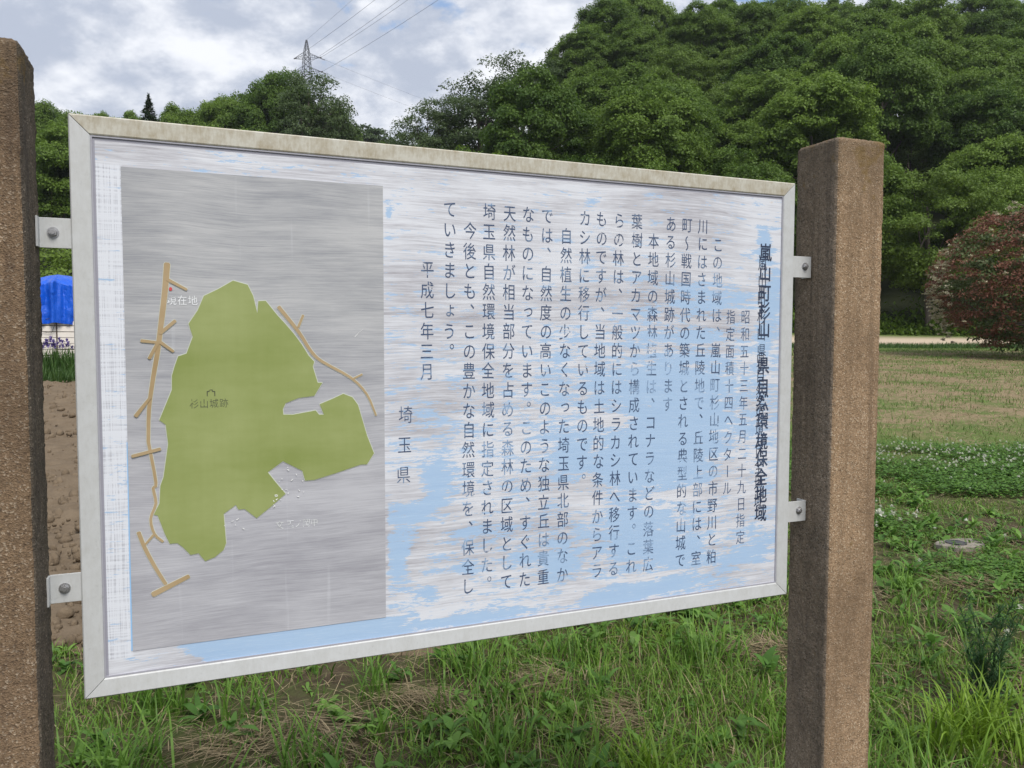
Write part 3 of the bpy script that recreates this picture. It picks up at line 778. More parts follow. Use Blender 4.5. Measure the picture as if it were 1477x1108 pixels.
# chips and scratches in the paint around the map
m_chip = simple('white scuff', (.80, .81, .80), .7)
mb = MB(); r_ = np.random.default_rng(12)
for k in range(26):
    cxx, czz = [(.306, .335), (.318, .318), (.331, .30), (.283, .293), (.292, .30), (.233, .26)][r_.integers(6)]
    x = cxx + r_.normal(0, .010); z = czz + r_.normal(0, .008); t = r_.uniform(0, 3.14); L = r_.uniform(.0010, .0045)
    v, f = ribbon([(x, z), (x + L * math.cos(t), z + L * math.sin(t))], r_.uniform(.0006, .0018), .0006, PN - .0024 - .00002 * k, .0003); mb.add(v, f)
for (x, z, x2, z2, w) in ((.4300, .569, .4345, .574, .001), (.4345, .574, .4420, .580, .0006), (.4300, .5695, .4270, .566, .0012)):
    v, f = ribbon([(x, z), (x2, z2)], w, w * .5, PN - .0015, .0003); mb.add(v, f)
link('paint_chips', mb.mesh('paint_chips', [m_chip]), sign, (0, 0, ZL))
bpy.data.objects.remove(_go)

# ------------------------------------------------------------------ foliage
def leaf_mat(name, c0, c1, hue=.5, trans=.42, rough=.55):
    m = bpy.data.materials.new(name); m.use_nodes = True; nt = m.node_tree
    p = nt.nodes['Principled BSDF']
    a = attr(nt, 'tint'); sp = nd(nt, 'ShaderNodeSeparateColor'); lk(nt, a.outputs['Color'], sp.inputs[0])
    oi = nd(nt, 'ShaderNodeObjectInfo')
    f = mathn(nt, 'ADD', mathn(nt, 'MULTIPLY', sp.outputs[0], 1 - hue), mathn(nt, 'MULTIPLY', oi.outputs['Random'], hue))
    c = mixc(nt, f, c0, c1)
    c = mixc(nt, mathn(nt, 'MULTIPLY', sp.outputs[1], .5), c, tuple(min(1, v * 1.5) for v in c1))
    lk(nt, c, p.inputs['Base Color'])
    p.inputs['Roughness'].default_value = rough
    p.inputs['Specular IOR Level'].default_value = .3
    tr = nd(nt, 'ShaderNodeBsdfTranslucent'); lk(nt, c, tr.inputs[0])
    mx = nd(nt, 'ShaderNodeMixShader'); mx.inputs[0].default_value = trans
    lk(nt, p.outputs[0], mx.inputs[1]); lk(nt, tr.outputs[0], mx.inputs[2])
    lk(nt, mx.outputs[0], nt.nodes['Material Output'].inputs[0])
    return m
m_bark = simple('bark', (.085, .07, .055), .9, 0, .2, 6, .4)
m_lf_forest = leaf_mat('broad leaves', (.042, .095, .014), (.175, .270, .038), .5)
m_lf_bright = leaf_mat('fresh bright leaves', (.080, .140, .018), (.165, .250, .040), .35)
m_lf_dark = leaf_mat('dark far leaves', (.046, .078, .028), (.105, .155, .052), .5)
m_lf_conifer = leaf_mat('conifer needles', (.022, .045, .018), (.04, .07, .025), .3)

def crown_mesh(name, seed, rx, rz, nc, per, leaf, mat, clump=(.8, 1.5), flat_=.5, shell=.62, cz=0.0, asp=.6, branch=True, low=-.75):
    """crown centred at (0,0,cz): clumps of leaf-sized quads spread over an uneven ellipsoid"""
    r = np.random.default_rng(seed)
    d = r.normal(size=(nc * 3, 3)); d /= np.linalg.norm(d, axis=1)[:, None]
    d = d[d[:, 2] > low][:nc]
    # keep lobes: uneven outline
    lob = r.normal(size=(7, 3)); lob /= np.linalg.norm(lob, axis=1)[:, None]; lob[:, 2] = np.abs(lob[:, 2])
    bulge = .80 + .28 * np.max(np.clip(d @ lob.T, 0, 1) ** 5, axis=1)
    rad = (shell + (1.0 - shell) * r.random(len(d)) ** .6) * bulge
    C = d * rad[:, None] * [rx, rx, rz] + [0, 0, cz]
    R = r.uniform(*clump, len(C))
    P = []; Nn = []; T = []
    for c, cr, dd in zip(C, R, d):
        n = int(per * (cr / clump[1]) ** 2)
        q = r.normal(size=(n, 3)); q /= np.linalg.norm(q, axis=1)[:, None]
        q[:, 2] = np.where(q[:, 2] < -.25, -q[:, 2] * .6, q[:, 2])
        s = r.random(n) ** .28
        ctr = c + q * s[:, None] * [cr, cr, cr * flat_] * r.uniform(.85, 1.15, (n, 1))
        # sub-sprays: droop at the clump's rim
        ctr[:, 2] -= .25 * cr * (np.hypot(q[:, 0], q[:, 1]) * s) ** 2
        P.append(ctr)
        nn = q * .7 + dd * .35 + [0, 0, .55] + r.normal(size=(n, 3)) * .6
        Nn.append(nn / np.linalg.norm(nn, axis=1)[:, None])
        tone = r.random() * .55
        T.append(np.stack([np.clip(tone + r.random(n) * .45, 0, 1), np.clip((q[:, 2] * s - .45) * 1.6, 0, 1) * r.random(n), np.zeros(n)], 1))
    P = np.concatenate(P); Nn = np.concatenate(Nn); T = np.concatenate(T); n = len(P)
    a = np.cross(Nn, r.normal(size=(n, 3))); a /= np.linalg.norm(a, axis=1)[:, None]; b = np.cross(Nn, a)
    L = (leaf * r.uniform(.6, 1.35, n))[:, None]; Wd = L * asp
    droop = Nn * L * -.18
    v = np.stack([P - a * L * .5, P + b * Wd * .5 + droop * .2, P + a * L * .5 + droop, P - b * Wd * .5 + droop * .2], 1).reshape(-1, 3)
    f = np.arange(n * 4).reshape(n, 4)
    return mesh(name, v, f, [mat], False, cols=np.repeat(T, 4, axis=0)), C
def trunk_mesh(name, seed, h, r0, C, nb=9, spread=1.0):
    r = random.Random(seed); mb = MB()
    pts = []; x = y = 0
    for i in range(7):
        pts.append((x, y, h * i / 6 - (.4 if i == 0 else 0))); x += r.uniform(-.12, .12) * h / 8; y += r.uniform(-.12, .12) * h / 8
    mb.tube(pts, [r0 * (1.25 if i == 0 else 1 - .12 * i) for i in range(7)], 7)
    idx = list(range(len(C))); r.shuffle(idx)
    for k in idx[:nb]:
        c = C[k]; t = r.uniform(.35, .95); i = min(5, int(t * 6)); s = Vector(pts[i]).lerp(Vector(pts[i + 1]), t * 6 - i)
        e_ = Vector(c); m = s.lerp(e_, .5) + Vector((r.uniform(-.3, .3), r.uniform(-.3, .3), -.12 * (e_ - s).length))
        rr = r0 * (1 - .6 * t) * .55
        mb.tube([s, s.lerp(m, .5) - Vector((0, 0, .02)), m, m.lerp(e_, .5) + Vector((0, 0, .08)), e_], [rr, rr * .8, rr * .6, rr * .4, rr * .15], 5, False)
    return mb.mesh(name, [m_bark], True)

KIND = {}
def make_kind(key, n, seed, crown_kw, h, r0, nb=9):
    KIND[key] = []
    for i in range(n):
        me, C = crown_mesh('crown', seed + i, **crown_kw)
        KIND[key].append((me, trunk_mesh('trunk', seed + i, h, r0, C, nb)))
make_kind('dense', 5, 100, dict(rx=3.3, rz=3.9, nc=230, per=520, leaf=.16, mat=m_lf_forest, clump=(.40, .92), flat_=.78, cz=8.0, low=-.6), 8.5, .22)
make_kind('near', 3, 200, dict(rx=3.4, rz=4.2, nc=230, per=440, leaf=.14, mat=m_lf_forest, clump=(.40, .90), flat_=.65, cz=5.0, low=-.95), 6.5, .22)
make_kind('bright', 2, 300, dict(rx=3.2, rz=3.5, nc=170, per=440, leaf=.13, mat=m_lf_bright, clump=(.40, .88), flat_=.6, cz=4.6, low=-.95), 6.0, .18)
make_kind('airy', 3, 400, dict(rx=3.0, rz=4.4, nc=135, per=210, leaf=.15, mat=m_lf_dark, clump=(.45, .95), flat_=.6, shell=.35, cz=8.5, low=-.8), 11.0, .20, 34)
make_kind('far', 2, 500, dict(rx=4.0, rz=3.4, nc=60, per=130, leaf=.45, mat=m_lf_dark, clump=(.8, 1.5), flat_=.55, cz=6.5), 7.5, .25)
# a conifer
def conifer():
    r = np.random.default_rng(8); Vs = []; hh = 10.0
    base = []; az = []; el = []; ln = []
    for z in np.linspace(1.5, hh, 46):
        R = (hh - z) * .34 + .03
        for k in range(13):
            a = r.uniform(0, 6.28)
            for q in range(9):
                t = r.uniform(.1, 1); base.append([math.cos(a) * R * t, math.sin(a) * R * t, z - .25 * t * R + r.normal() * .08]); az.append(a + r.normal() * .7); el.append(r.normal() * .4); ln.append(r.uniform(.25, .5) * min(1, .22 + .30 * (hh - z)))
    base = np.array(base); n = len(base)
    v, f, c = strips(base, np.array(az), np.array(el), np.array(ln), np.full(n, .09), np.full(n, .4), 2, [1, .8, .1], np.stack([r.random(n), np.zeros(n), np.zeros(n)], 1))
    mb = MB(); mb.tube([(0, 0, -.3), (0, 0, 5), (0, 0, hh)], [.2, .12, .03], 7)
    return mesh('crown', v, f, [m_lf_conifer], cols=c), mb.mesh('trunk', [m_bark])
KIND['conifer'] = [conifer()]

tree_rng = random.Random(21)
N_TREE = [0]
def tree(kind, x, y, s, label, group=None, sz=None, name='broadleaf_tree', category='tree', rot=None, variant=None, dz=0.0):
    crown, trunk = KIND[kind][variant if variant is not None else tree_rng.randrange(len(KIND[kind]))]
    t = thing(name, label, category, (x, y, Hs(x, y) - .1 + dz), tree_rng.uniform(0, 6.28) if rot is None else rot, group)
    t.scale = (s, s, sz or s)
    link('crown', crown, t); link('trunk', trunk, t)
    N_TREE[0] += 1
    return t
def slope_words(x, y, row, last):
    px = 738.5 + 1140 * x / y
    side = 'above the middle of the board' if px < 1000 else ('above and behind the right post' if px < 1285 else 'above the red bush')
    band = 'at the crest of' if last else ('low on' if row < 3 else ('halfway up' if row < 6 else 'high on'))
    return 'leafy green tree %s the wooded hillside, %s' % (band, side)
# front row along the gravel path
front = [(-1.5, 50, 'near', 1.05), (4.5, 49, 'near', 1.0), (9.5, 48, 'near', .95), (14.5, 49.5, 'near', 1.05), (19.5, 47.5, 'near', 1.1), (24.3, 46.3, 'bright', 1.15), (29.0, 47, 'near', 1.0), (33.2, 48.5, 'bright', 1.0), (38, 47, 'near', 1.1), (43.5, 48, 'near', 1.1)]
lab = {5: 'bright green low-branched tree just right of the right post, above the pale path',
       6: 'dark green tree on the wood edge between the right post and the red-leaved bush',
       7: 'bright green tree rising directly behind the red-leaved bush'}
for i, (x, y, k, s) in enumerate(front):
    tree(k, x, y, s, lab.get(i, 'green tree with foliage down to the ground in the front row of the hillside wood'), None if i in lab else 'front row of the hillside wood', sz=s * 1.08)
# slope
y = 53.5; row = 0
while y < 118:
    half = .78 * y + 6
    step = 5.6 + (y - 50) * .012
    x = -9 + .05 * (y - 50) + (row % 2) * step / 2
    while x < half:
        xx = x + tree_rng.uniform(-1.2, 1.2); yy = y + tree_rng.uniform(-1.3, 1.3)
        if xx / yy > (.045 if yy > 58 else .02):
            s = tree_rng.uniform(.85, 1.28)
            L_R = slope_words(xx, yy, row, y > 104); tree('dense' if tree_rng.random() < .82 else 'bright', xx, yy, s, L_R, 'trees ' + L_R[17:], sz=s * tree_rng.uniform(.95, 1.2))
        x += step
    y += 6.3 + (y - 50) * .02; row += 1
# airy trees at the left end of the hill
G_A = 'thin-crowned trees at the left end of the hill'
for x, y_, s, l in ((-6.6, 62, 1.02, 'sparse thin-crowned tree furthest left at the foot of the hill'),
                    (-4.7, 64, 1.08, 'slim dark tree between two thin-crowned trees left of the hill'),
                    (-2.3, 62, 1.20, 'tall thin-crowned tree with bare upper branches at the left end of the hillside wood'),
                    (.6, 65, 1.26, 'tallest thin-crowned tree against the clouds, left of the hill')):
    tree('airy', x, y_, s, l)
for x, y_ in ((-8.0, 66), (-5.4, 60), (-3.4, 59), (-1.3, 58), (1.2, 59.5), (-1.0, 70), (1.6, 69)):
    tree('dense', x, y_, .62 + .08 * tree_rng.random(), 'small dark green tree under the thin-crowned trees left of the hill', 'undergrowth trees left of the hill')
# far dark tree line in the dip
def solve(kind_top, x, y, e): return (CAM_Z + e * y - Hs(x, y)) / kind_top
for x, y_, e in ((-38, 150, .262), (-32, 151, .268), (-28.3, 148, .272), (-25.0, 152, .268), (-21.5, 149, .262), (-18.2, 151, .262), (-14.5, 152, .255)):
    s_ = solve(9.9, x, y_, e)
    tree('far', x, y_, min(s_, 1.1), 'distant dark tree on the skyline in the dip left of the hill', 'distant trees in the dip', sz=s_)
# lower trees filling the dip, mostly hidden by the board
for k in range(8):
    y_ = 96 + tree_rng.uniform(-4, 4); x = -26 + 3.6 * k; s_ = solve(12.4, x, y_, .228)
    tree('dense', x, y_, max(s_, .5) * .9, 'green tree low in the dip behind the top rail of the board', 'lower trees in the dip', sz=max(s_, .4))
# left wood
L_F = 'dark green tree low in the wood, between the left post and the board'
L_S = 'dark green tree of the left skyline, just above the top frame rail'
for row, y_ in enumerate((52, 58, 65, 72)):
    x = -.80 * y_ + (row % 2) * 3
    while x < -.235 * y_ - 3:
        s = tree_rng.uniform(.85, 1.05)
        tree('dense', x + tree_rng.uniform(-1, 1), y_ + tree_rng.uniform(-1.5, 1.5), s, L_F, 'trees low in the left wood')
        x += 6.0
for px, e in ((-60, .30), (-25, .295), (15, .30), (50, .305), (85, .302), (120, .296), (155, .288), (190, .288), (225, .285), (262, .298), (300, .300), (335, .305), (560, .25)):
    y_ = 82 + tree_rng.uniform(-2, 2); x = (px - 738.5) / 1140 * y_; s_ = solve(12.4, x, y_, e)
    tree('dense', x, y_, s_ * .8, L_S, 'trees of the left skyline', sz=s_)
for px, y_, e, l in ((345, 78, .318, 'rounded green tree on the left skyline, two crowns left of the pylon'), (378, 79, .325, 'broad green tree on the skyline left of the pylon'), (413, 76, .345, 'tall rounded green tree on the skyline immediately left of the pylon'), (485, 80, .295, 'green tree below right of the pylon, above the top frame rail')):
    x = (px - 738.5) / 1140 * y_; s_ = solve(12.4, x, y_, e); tree('dense', x, y_, s_ * .72, l, sz=s_)
for px, y_, e, l in ((452, 74, .345, 'open-crowned green tree in front of the pylon, sky showing through its leaves'), (478, 75, .318, 'thin-leaved tree just right of the pylon, sky showing through it')):
    x = (px - 738.5) / 1140 * y_; s_ = solve(12.9, x, y_, e); tree('airy', x, y_, s_ * .85, l, sz=s_)
x = (223 - 738.5) / 1140 * 76; tree('conifer', x, 76, 1.7, 'small pointed dark conifer on the left skyline, over the top frame rail', name='conifer_tree', sz=solve(10.0, x, 76, .303))
# light green shrubs behind the blue tarpaulin
make_kind('shrub', 2, 600, dict(rx=1.7, rz=1.5, nc=110, per=150, leaf=.11, mat=m_lf_bright, clump=(.25, .55), flat_=.6, cz=1.5, low=-.95), 1.6, .06)
for i, (x, y_, s, l) in enumerate(((-14.6, 25.5, 1.15, 'light green leafy shrub directly behind the blue tarpaulin'), (-17.8, 26.5, 1.2, 'light green leafy shrub left of the blue tarpaulin'), (-11.2, 26.5, 1.05, 'light green leafy shrub right of the blue tarpaulin, behind the board'))):
    tree('shrub', x, y_, s, l, name='leafy_shrub', category='shrub', sz=s * 1.15)

# red-leaved bush with cream flower heads
m_lf_red = leaf_mat('red young leaves', (.125, .050, .032), (.265, .120, .075), .0, .2)
m_lf_olive = leaf_mat('olive mature leaves', (.045, .070, .020), (.10, .135, .042), .0, .2)
m_cream = leaf_mat('cream flower heads', (.34, .31, .20), (.52, .48, .34), .0, .25)
bx_, by_ = 17.45, 25.6
bush = thing('flowering_bush', 'big rounded red-leaved bush edged with cream flowers, by the path right of the posts', 'bush', (bx_, by_, Hs(bx_, by_)))
KR = dict(rx=3.35, rz=2.75, flat_=.5, cz=2.15)
me, C = crown_mesh('red_foliage', 71, nc=560, per=150, leaf=.09, mat=m_lf_red, clump=(.22, .50), shell=.90, low=-.8, asp=.42, **KR); link('red_foliage', me, bush)
me, C2 = crown_mesh('green_foliage', 72, nc=300, per=150, leaf=.12, mat=m_lf_olive, clump=(.3, .65), shell=.78, low=-.9, asp=.45, **dict(KR, rx=3.28, rz=2.7)); link('green_foliage', me, bush)
# flower heads: on the left flank and the crown's top
r = np.random.default_rng(73); P = []
while len(P) < 360:
    d = r.normal(size=3); d /= np.linalg.norm(d)
    w = max(0, -.83 * d[0] + .56 * d[1] - .74) * 3.5 + max(0, d[2] - .80) * 3.0 + (.012 if d[1] < 0 else 0)
    if d[2] > -.55 and r.random() < w: P.append(d * np.array([3.5, 3.5, 2.95]) * r.uniform(.93, 1.05) + [0, 0, 2.15])
P = np.array(P); Vs = []; Tn = []
for q in P:
    n = 26; rad = r.uniform(.045, .085)
    o = r.normal(size=(n, 3)) * [rad * .6, rad * .6, rad * .3]
    Vs.append(q + o)
Vs = np.concatenate(Vs); n = len(Vs)
nn = r.normal(size=(n, 3)) * .5 + [0, 0, 1]; nn /= np.linalg.norm(nn, axis=1)[:, None]
a = np.cross(nn, r.normal(size=(n, 3))); a /= np.linalg.norm(a, axis=1)[:, None]; b = np.cross(nn, a); s = r.uniform(.018, .034, (n, 1))
v = np.stack([Vs - a * s, Vs - b * s, Vs + a * s, Vs + b * s], 1).reshape(-1, 3)
link('flower_heads', mesh('flower_heads', v, np.arange(n * 4).reshape(n, 4), [m_cream], cols=np.repeat(np.stack([r.random(n), r.random(n) * .3, r.random(n) * 0], 1), 4, axis=0)), bush)
link('stems', trunk_mesh('stems', 9, 2.4, .10, C, 26), bush)

# dark leafy fringe at the foot of the wood
r = np.random.default_rng(81); n = 42000
x = r.uniform(-52, 52, n); yy = 45.2 + r.gamma(2.0, .8, n); z = H(x, yy) + r.random(n) ** 1.4 * (.4 + 1.6 * vn(x, yy, .35, 4)) * ss(45.0, 46.6, yy)
v, f, c = strips(np.stack([x, yy, z], 1), r.uniform(0, 6.28, n), r.uniform(-.3, 1.2, n), r.uniform(.18, .4, n), r.uniform(.10, .2, n), r.uniform(.2, 1.2, n), 2, [.4, 1, .1], np.stack([r.random(n), r.random(n) * .2, np.zeros(n)], 1))
o = link('undergrowth', mesh('undergrowth', v, f, [m_lf_forest], cols=c)); o['kind'] = 'stuff'; o['label'] = 'low dark undergrowth along the foot of the wooded hillside'

# ------------------------------------------------------------------ blue tarpaulin over a white slatted crate
m_slat = simple('white painted board', (.72, .67, .60), .7, 0, .06, 5, .2)
m_woodpost = simple('old wood', (.13, .10, .08), .9, 0, .2, 8)
tx, ty, tyaw = -10.83, 19.0, -.42
tz = Hs(tx, ty)
crate = thing('slatted_crate', 'white slatted wooden crate under the blue tarpaulin, behind the purple irises', 'crate', (tx, ty, tz), tyaw * -1)
CW, CD, CH = 1.25, .8, 1.24
slat_me = {}
def slat(L):
    if L not in slat_me: slat_me[L] = bevelled(mesh('slat', box_v(-L, L, -.012, .012, -.0615, .0615), BOXF, [m_slat]), .004, 1)
    return slat_me[L]
rr = random.Random(3)
for k in range(9):
    z = .08 + k * .137
    for sgn in (-1, 1):
        for half in (-1, 1):
            o = link('slat', slat(.600), crate, (half * .615, sgn * CD, z + rr.uniform(-.004, .004)), (rr.uniform(-.03, .03), rr.uniform(-.004, .004), 0))
        link('slat', slat(.775), crate, (sgn * (CW - .01), 0, z), (0, 0, math.pi / 2))
pm = mesh('corner_post', box_v(-.022, .022, -.022, .022, -.1, CH + .02), BOXF, [m_woodpost])
for x in (-CW + .04, 0, CW - .04):
    for s in (-1, 1): link('corner_post', pm, crate, (x, s * (CD - .037), 0))
mb = MB(); mb.box(-CW + .03, CW - .03, -CD + .05, CD - .05, .03, CH - .08)
link('filling', mb.mesh('filling', [simple('straw filling', (.24, .19, .12), .95, 0, .25, 14)]), crate)
# tarpaulin: a draped height field with folds
m_tarp, nt, p = new_mat('blue tarpaulin')
tc = nd(nt, 'ShaderNodeTexCoord').outputs['Object']
n_ = noise(nt, tc, 3.5, 5, .6)
lk(nt, mixc(nt, n_, (.001, .06, .44), (.003, .12, .70)), p.inputs['Base Color']); p.inputs['Roughness'].default_value = .38
lk(nt, bump(nt, noise(nt, mapv(nt, tc, (1, 1, .6)), 7, 6, .6, .8), .8, .05), p.inputs['Normal'])
nu, nv = 420, 90
u = np.linspace(0, 2 * np.pi, nu, endpoint=False); u = u * 1.0; t = np.linspace(0, 1, nv)
uu, tt = np.meshgrid(u, t)
_q = np.linspace(0, 2 * np.pi, 20001); _f = lambda c: np.sign(c) * np.abs(c) ** .55
_ax, _ay = _f(np.cos(_q)) * (CW + .06), _f(np.sin(_q)) * (CD + .06)
_sl = np.concatenate([[0], np.cumsum(np.hypot(np.diff(_ax), np.diff(_ay)))]); _tg = np.linspace(0, _sl[-1], nu, endpoint=False)
exr, eyr = np.interp(_tg, _sl, _ax), np.interp(_tg, _sl, _ay)
sq = lambda c: np.sign(c) * np.abs(c) ** .55
ex, ey = np.broadcast_to(exr, uu.shape), np.broadcast_to(eyr, uu.shape)
roof = np.clip(tt / .5, 0, 1); wall = np.clip((tt - .5) / .5, 0, 1)
rx_ = roof ** .9
folds = .035 * np.sin(uu * 17 + 2 * np.sin(uu * 3)) * wall + .02 * np.sin(uu * 31 + tt * 6) * tt + (fbm(ex * 1.5 + 5, ey * 1.5 + tt * 2, 2.5, 3) - .5) * .09 * np.minimum(1, tt * 2)
fs_ = (ey < 0); front = np.exp(-((ex + .02 + .04 * tt) / .055) ** 2) * fs_; front2 = (np.exp(-((ex - .16) / .05) ** 2) + np.exp(-((ex + .20) / .05) ** 2)) * fs_
folds = folds + (.20 * front - .05 * front2) * np.minimum(1, tt * 1.6) * (1 - .3 * wall)
X_ = ex * (rx_ + .03 * wall) * (1 + folds / 1.0); Y_ = ey * (rx_ + .03 * wall) * (1 + folds / .8)
Z_ = CH + 1.10 - .24 * roof ** 1.7 - .90 * wall - .30 * (np.abs(ex) / CW) * roof + (fbm(X_ + 3, Y_, 2.2, 8) - .5) * .10 * (1 - wall) + .02 * np.sin(uu * 9) * (wall > .95)
V = np.stack([X_, Y_, Z_], -1).reshape(-1, 3)
i = np.arange(nu); F = np.concatenate([np.stack([k * nu + i, (k + 1) * nu + i, (k + 1) * nu + (i + 1) % nu, k * nu + (i + 1) % nu], 1) for k in range(nv - 1)])
tarp = thing('tarpaulin', 'bright blue tarpaulin with a bunched vertical fold, draped over the white slatted crate', 'tarpaulin', (tx, ty, tz), tyaw * -1)
link('sheet', mesh('sheet', V, F, [m_tarp], True), tarp)
mb = MB(); mb.tube([(-CW - .02, -CD - .05, CH + .0), (-.7, -CD - .03, CH - .22), (-.1, -CD - .05, CH - .30), (.02, -CD - .06, CH + .03)], .006, 5)
mb.tube([(-CW - .02, -CD - .05, CH - .12), (-.6, -CD - .03, CH - .05), (0, -CD - .06, CH + .05)], .006, 5)
link('rope', mb.mesh('rope', [simple('dark rope', (.05, .05, .05), .8)]), tarp)

# irises along the crate
m_stalk = leaf_mat('iris leaves', (.05, .12, .025), (.11, .20, .05), 0)
m_petal = leaf_mat('purple petals', (.10, .07, .22), (.22, .17, .38), 0, .3)
r = np.random.default_rng(31)
n = 2600
x = r.uniform(-15.5, -8.2, n); yy = 17.75 + r.normal(0, .22, n); z = H(x, yy)
v, f, c = strips(np.stack([x, yy, z], 1), r.uniform(0, 6.28, n), r.uniform(1.15, 1.5, n), r.uniform(.45, .78, n), r.uniform(.018, .035, n), r.uniform(.2, .9, n), 4, None, np.stack([r.random(n), r.random(n) * .3, np.zeros(n)], 1))
o = link('iris_leaves', mesh('iris_leaves', v, f, [m_stalk], cols=c)); o['kind'] = 'stuff'; o['label'] = 'upright green iris leaves in front of the white slatted crate'
n = 330; fx = r.uniform(-15.5, -8.2, n); fy = 17.7 + r.normal(0, .2, n); fz = H(fx, fy) + r.uniform(.62, .84, n)
P = []
B_, A_, E_, Ln, Wd, Bd = [], [], [], [], [], []
for a, b, c_ in zip(fx, fy, fz):
    for k in range(6):
        B_.append([a, b, c_]); A_.append(k * 1.047 + r.normal() * .2); E_.append(.2 if k % 2 else 1.2); Ln.append(r.uniform(.055, .085)); Wd.append(.045); Bd.append(1.9 if k % 2 else .5)
n6 = len(B_)
v, f, c = strips(np.array(B_), np.array(A_), np.array(E_), np.array(Ln), np.array(Wd), np.array(Bd), 3, [.4, 1, .9, .3], np.stack([r.random(n6), r.random(n6) * .3, np.zeros(n6)], 1))
o = link('iris_flowers', mesh('iris_flowers', v, f, [m_petal], cols=c)); o['kind'] = 'stuff'; o['label'] = 'row of purple iris blooms in front of the white slatted crate'

# ------------------------------------------------------------------ pylon and power lines
m_pyl = simple('galvanised steel', (.10, .105, .12), .6, .3, .1, 1)
m_ins = simple('insulator', (.10, .09, .09), .4)
m_wire = simple('conductor', (.10, .10, .115), .6, .2)
PX, PY = -51.0, 200.0
PZ = 45.0
TOPZ = 75.6
pyl = thing('power_pylon', 'grey lattice power pylon rising above the trees on the left skyline', 'pylon', (PX, PY, PZ), -.10)
def hw(z):                      # half width of the mast at height z above base
    hh = TOPZ - PZ; d = hh - z
    return .12 + .16 * min(d, 3.4) if d < 3.4 else .66 + .062 * (d - 3.4)
mb = MB(); hh = TOPZ - PZ
zs = [hh - d for d in (0, 1.1, 2.2, 3.4, 4.4, 5.6, 6.8, 8.2, 9.6, 11.2, 13, 15, 17.4, 20, 23, 26.5, 30, hh)]
for sx_, sy_ in ((-1, -1), (1, -1), (1, 1), (-1, 1)):
    for a, b in zip(zs, zs[1:]): mb.tube([(sx_ * hw(a), sy_ * hw(a), a), (sx_ * hw(b), sy_ * hw(b), b)], .075, 4)
cs_ = [(-1, -1), (1, -1), (1, 1), (-1, 1)]
for a, b in zip(zs, zs[1:]):
    for k in range(4):
        p0, p1 = cs_[k], cs_[(k + 1) % 4]
        A1 = (p0[0] * hw(a), p0[1] * hw(a), a); A2 = (p1[0] * hw(a), p1[1] * hw(a), a); B1 = (p0[0] * hw(b), p0[1] * hw(b), b); B2 = (p1[0] * hw(b), p1[1] * hw(b), b)
        mb.tube([A1, B2], .045, 4); mb.tube([A2, B1], .045, 4); mb.tube([B1, B2], .045, 4)
link('mast', mb.mesh('mast', [m_pyl]), pyl)
ARM = []
for d, L in ((4.6, 3.3), (8.0, 3.6)):
    mb = MB(); z = hh - d
    for s in (-1, 1):
        for q in (-1, 1):
            mb.tube([(s * hw(z), q * hw(z), z), (s * L, 0, z + .15)], .055, 4); mb.tube([(s * hw(z), q * hw(z), z + 1.25), (s * L, 0, z + .2)], .055, 4)
        for k in range(1, 4):
            t_ = k / 4; x = s * (hw(z) + (L - hw(z)) * t_)
            mb.tube([(x, -hw(z) * (1 - t_), z + .1), (x, 0, z + 1.25 - 1.05 * t_)], .035, 4); mb.tube([(x, hw(z) * (1 - t_), z + .1), (x, 0, z + 1.25 - 1.05 * t_)], .035, 4)
        ARM.append((s, L, z))
    for q in (-1, 1): mb.tube([(-hw(z), q * hw(z), z), (hw(z), q * hw(z), z)], .055, 4)
    link('cross_arm', mb.mesh('cross_arm', [m_pyl]), pyl)
Rz = Matrix.Rotation(-.10, 4, 'Z')
def wpt(p): return Rz @ Vector(p) + Vector((PX, PY, PZ))
DV = Vector((.57, -1, -.054)).normalized()
DA = Vector((.80, .62, -.02)).normalized()
def inst(p, d):
    mb = MB(); p = Vector(p)
    for k in range(8):
        a = p + d * (.12 + .17 * k); mb.tube([a, a + d * .05], .13, 8)
    mb.tube([p, p + d * 1.6], .03, 4)
    link('insulator', mb.mesh('insulator', [m_ins]), pyl)
    return p + d * 1.6
def wire(p, d, L, sag, label, rad=.028):
    pts = []
    for k in range(41):
        t_ = k / 40; pts.append(p + d * L * t_ - Vector((0, 0, sag * 4 * t_ * (1 - t_))))
    mb = MB(); mb.tube(pts, rad, 5)
    o = link('power_line', mb.mesh('power_line', [m_wire])); o['label'] = label; o['category'] = 'power line'; return o
Ri = Rz.to_3x3().inverted()
names = ['left end of the upper cross-arm', 'right end of the upper cross-arm', 'left end of the lower cross-arm', 'right end of the lower cross-arm']
for (s, L, z), nm in zip(ARM, names):
    q = (Ri @ DV).normalized()
    e_ = inst((s * L, 0, z + .12), (q + Vector((0, 0, -.12))).normalized())
    wire(wpt(e_), DV, 330, 7, 'power line running overhead towards the viewer from the pylon, ' + nm)
wire(wpt((0, 0, hh)), DV, 330, 4, 'thin earth wire running overhead from the pylon tip', .018)
for (s, L, z), nm in zip([ARM[i] for i in (1, 3)], ('upper', 'lower')):
    q = (Ri @ DA).normalized()
    e_ = inst((s * L, 0, z + .10), (q + Vector((0, 0, -.10))).normalized())
    wire(wpt(e_), DA, 330, 12, 'faint power line sloping right from the pylon, %s cross-arm' % nm, .018)

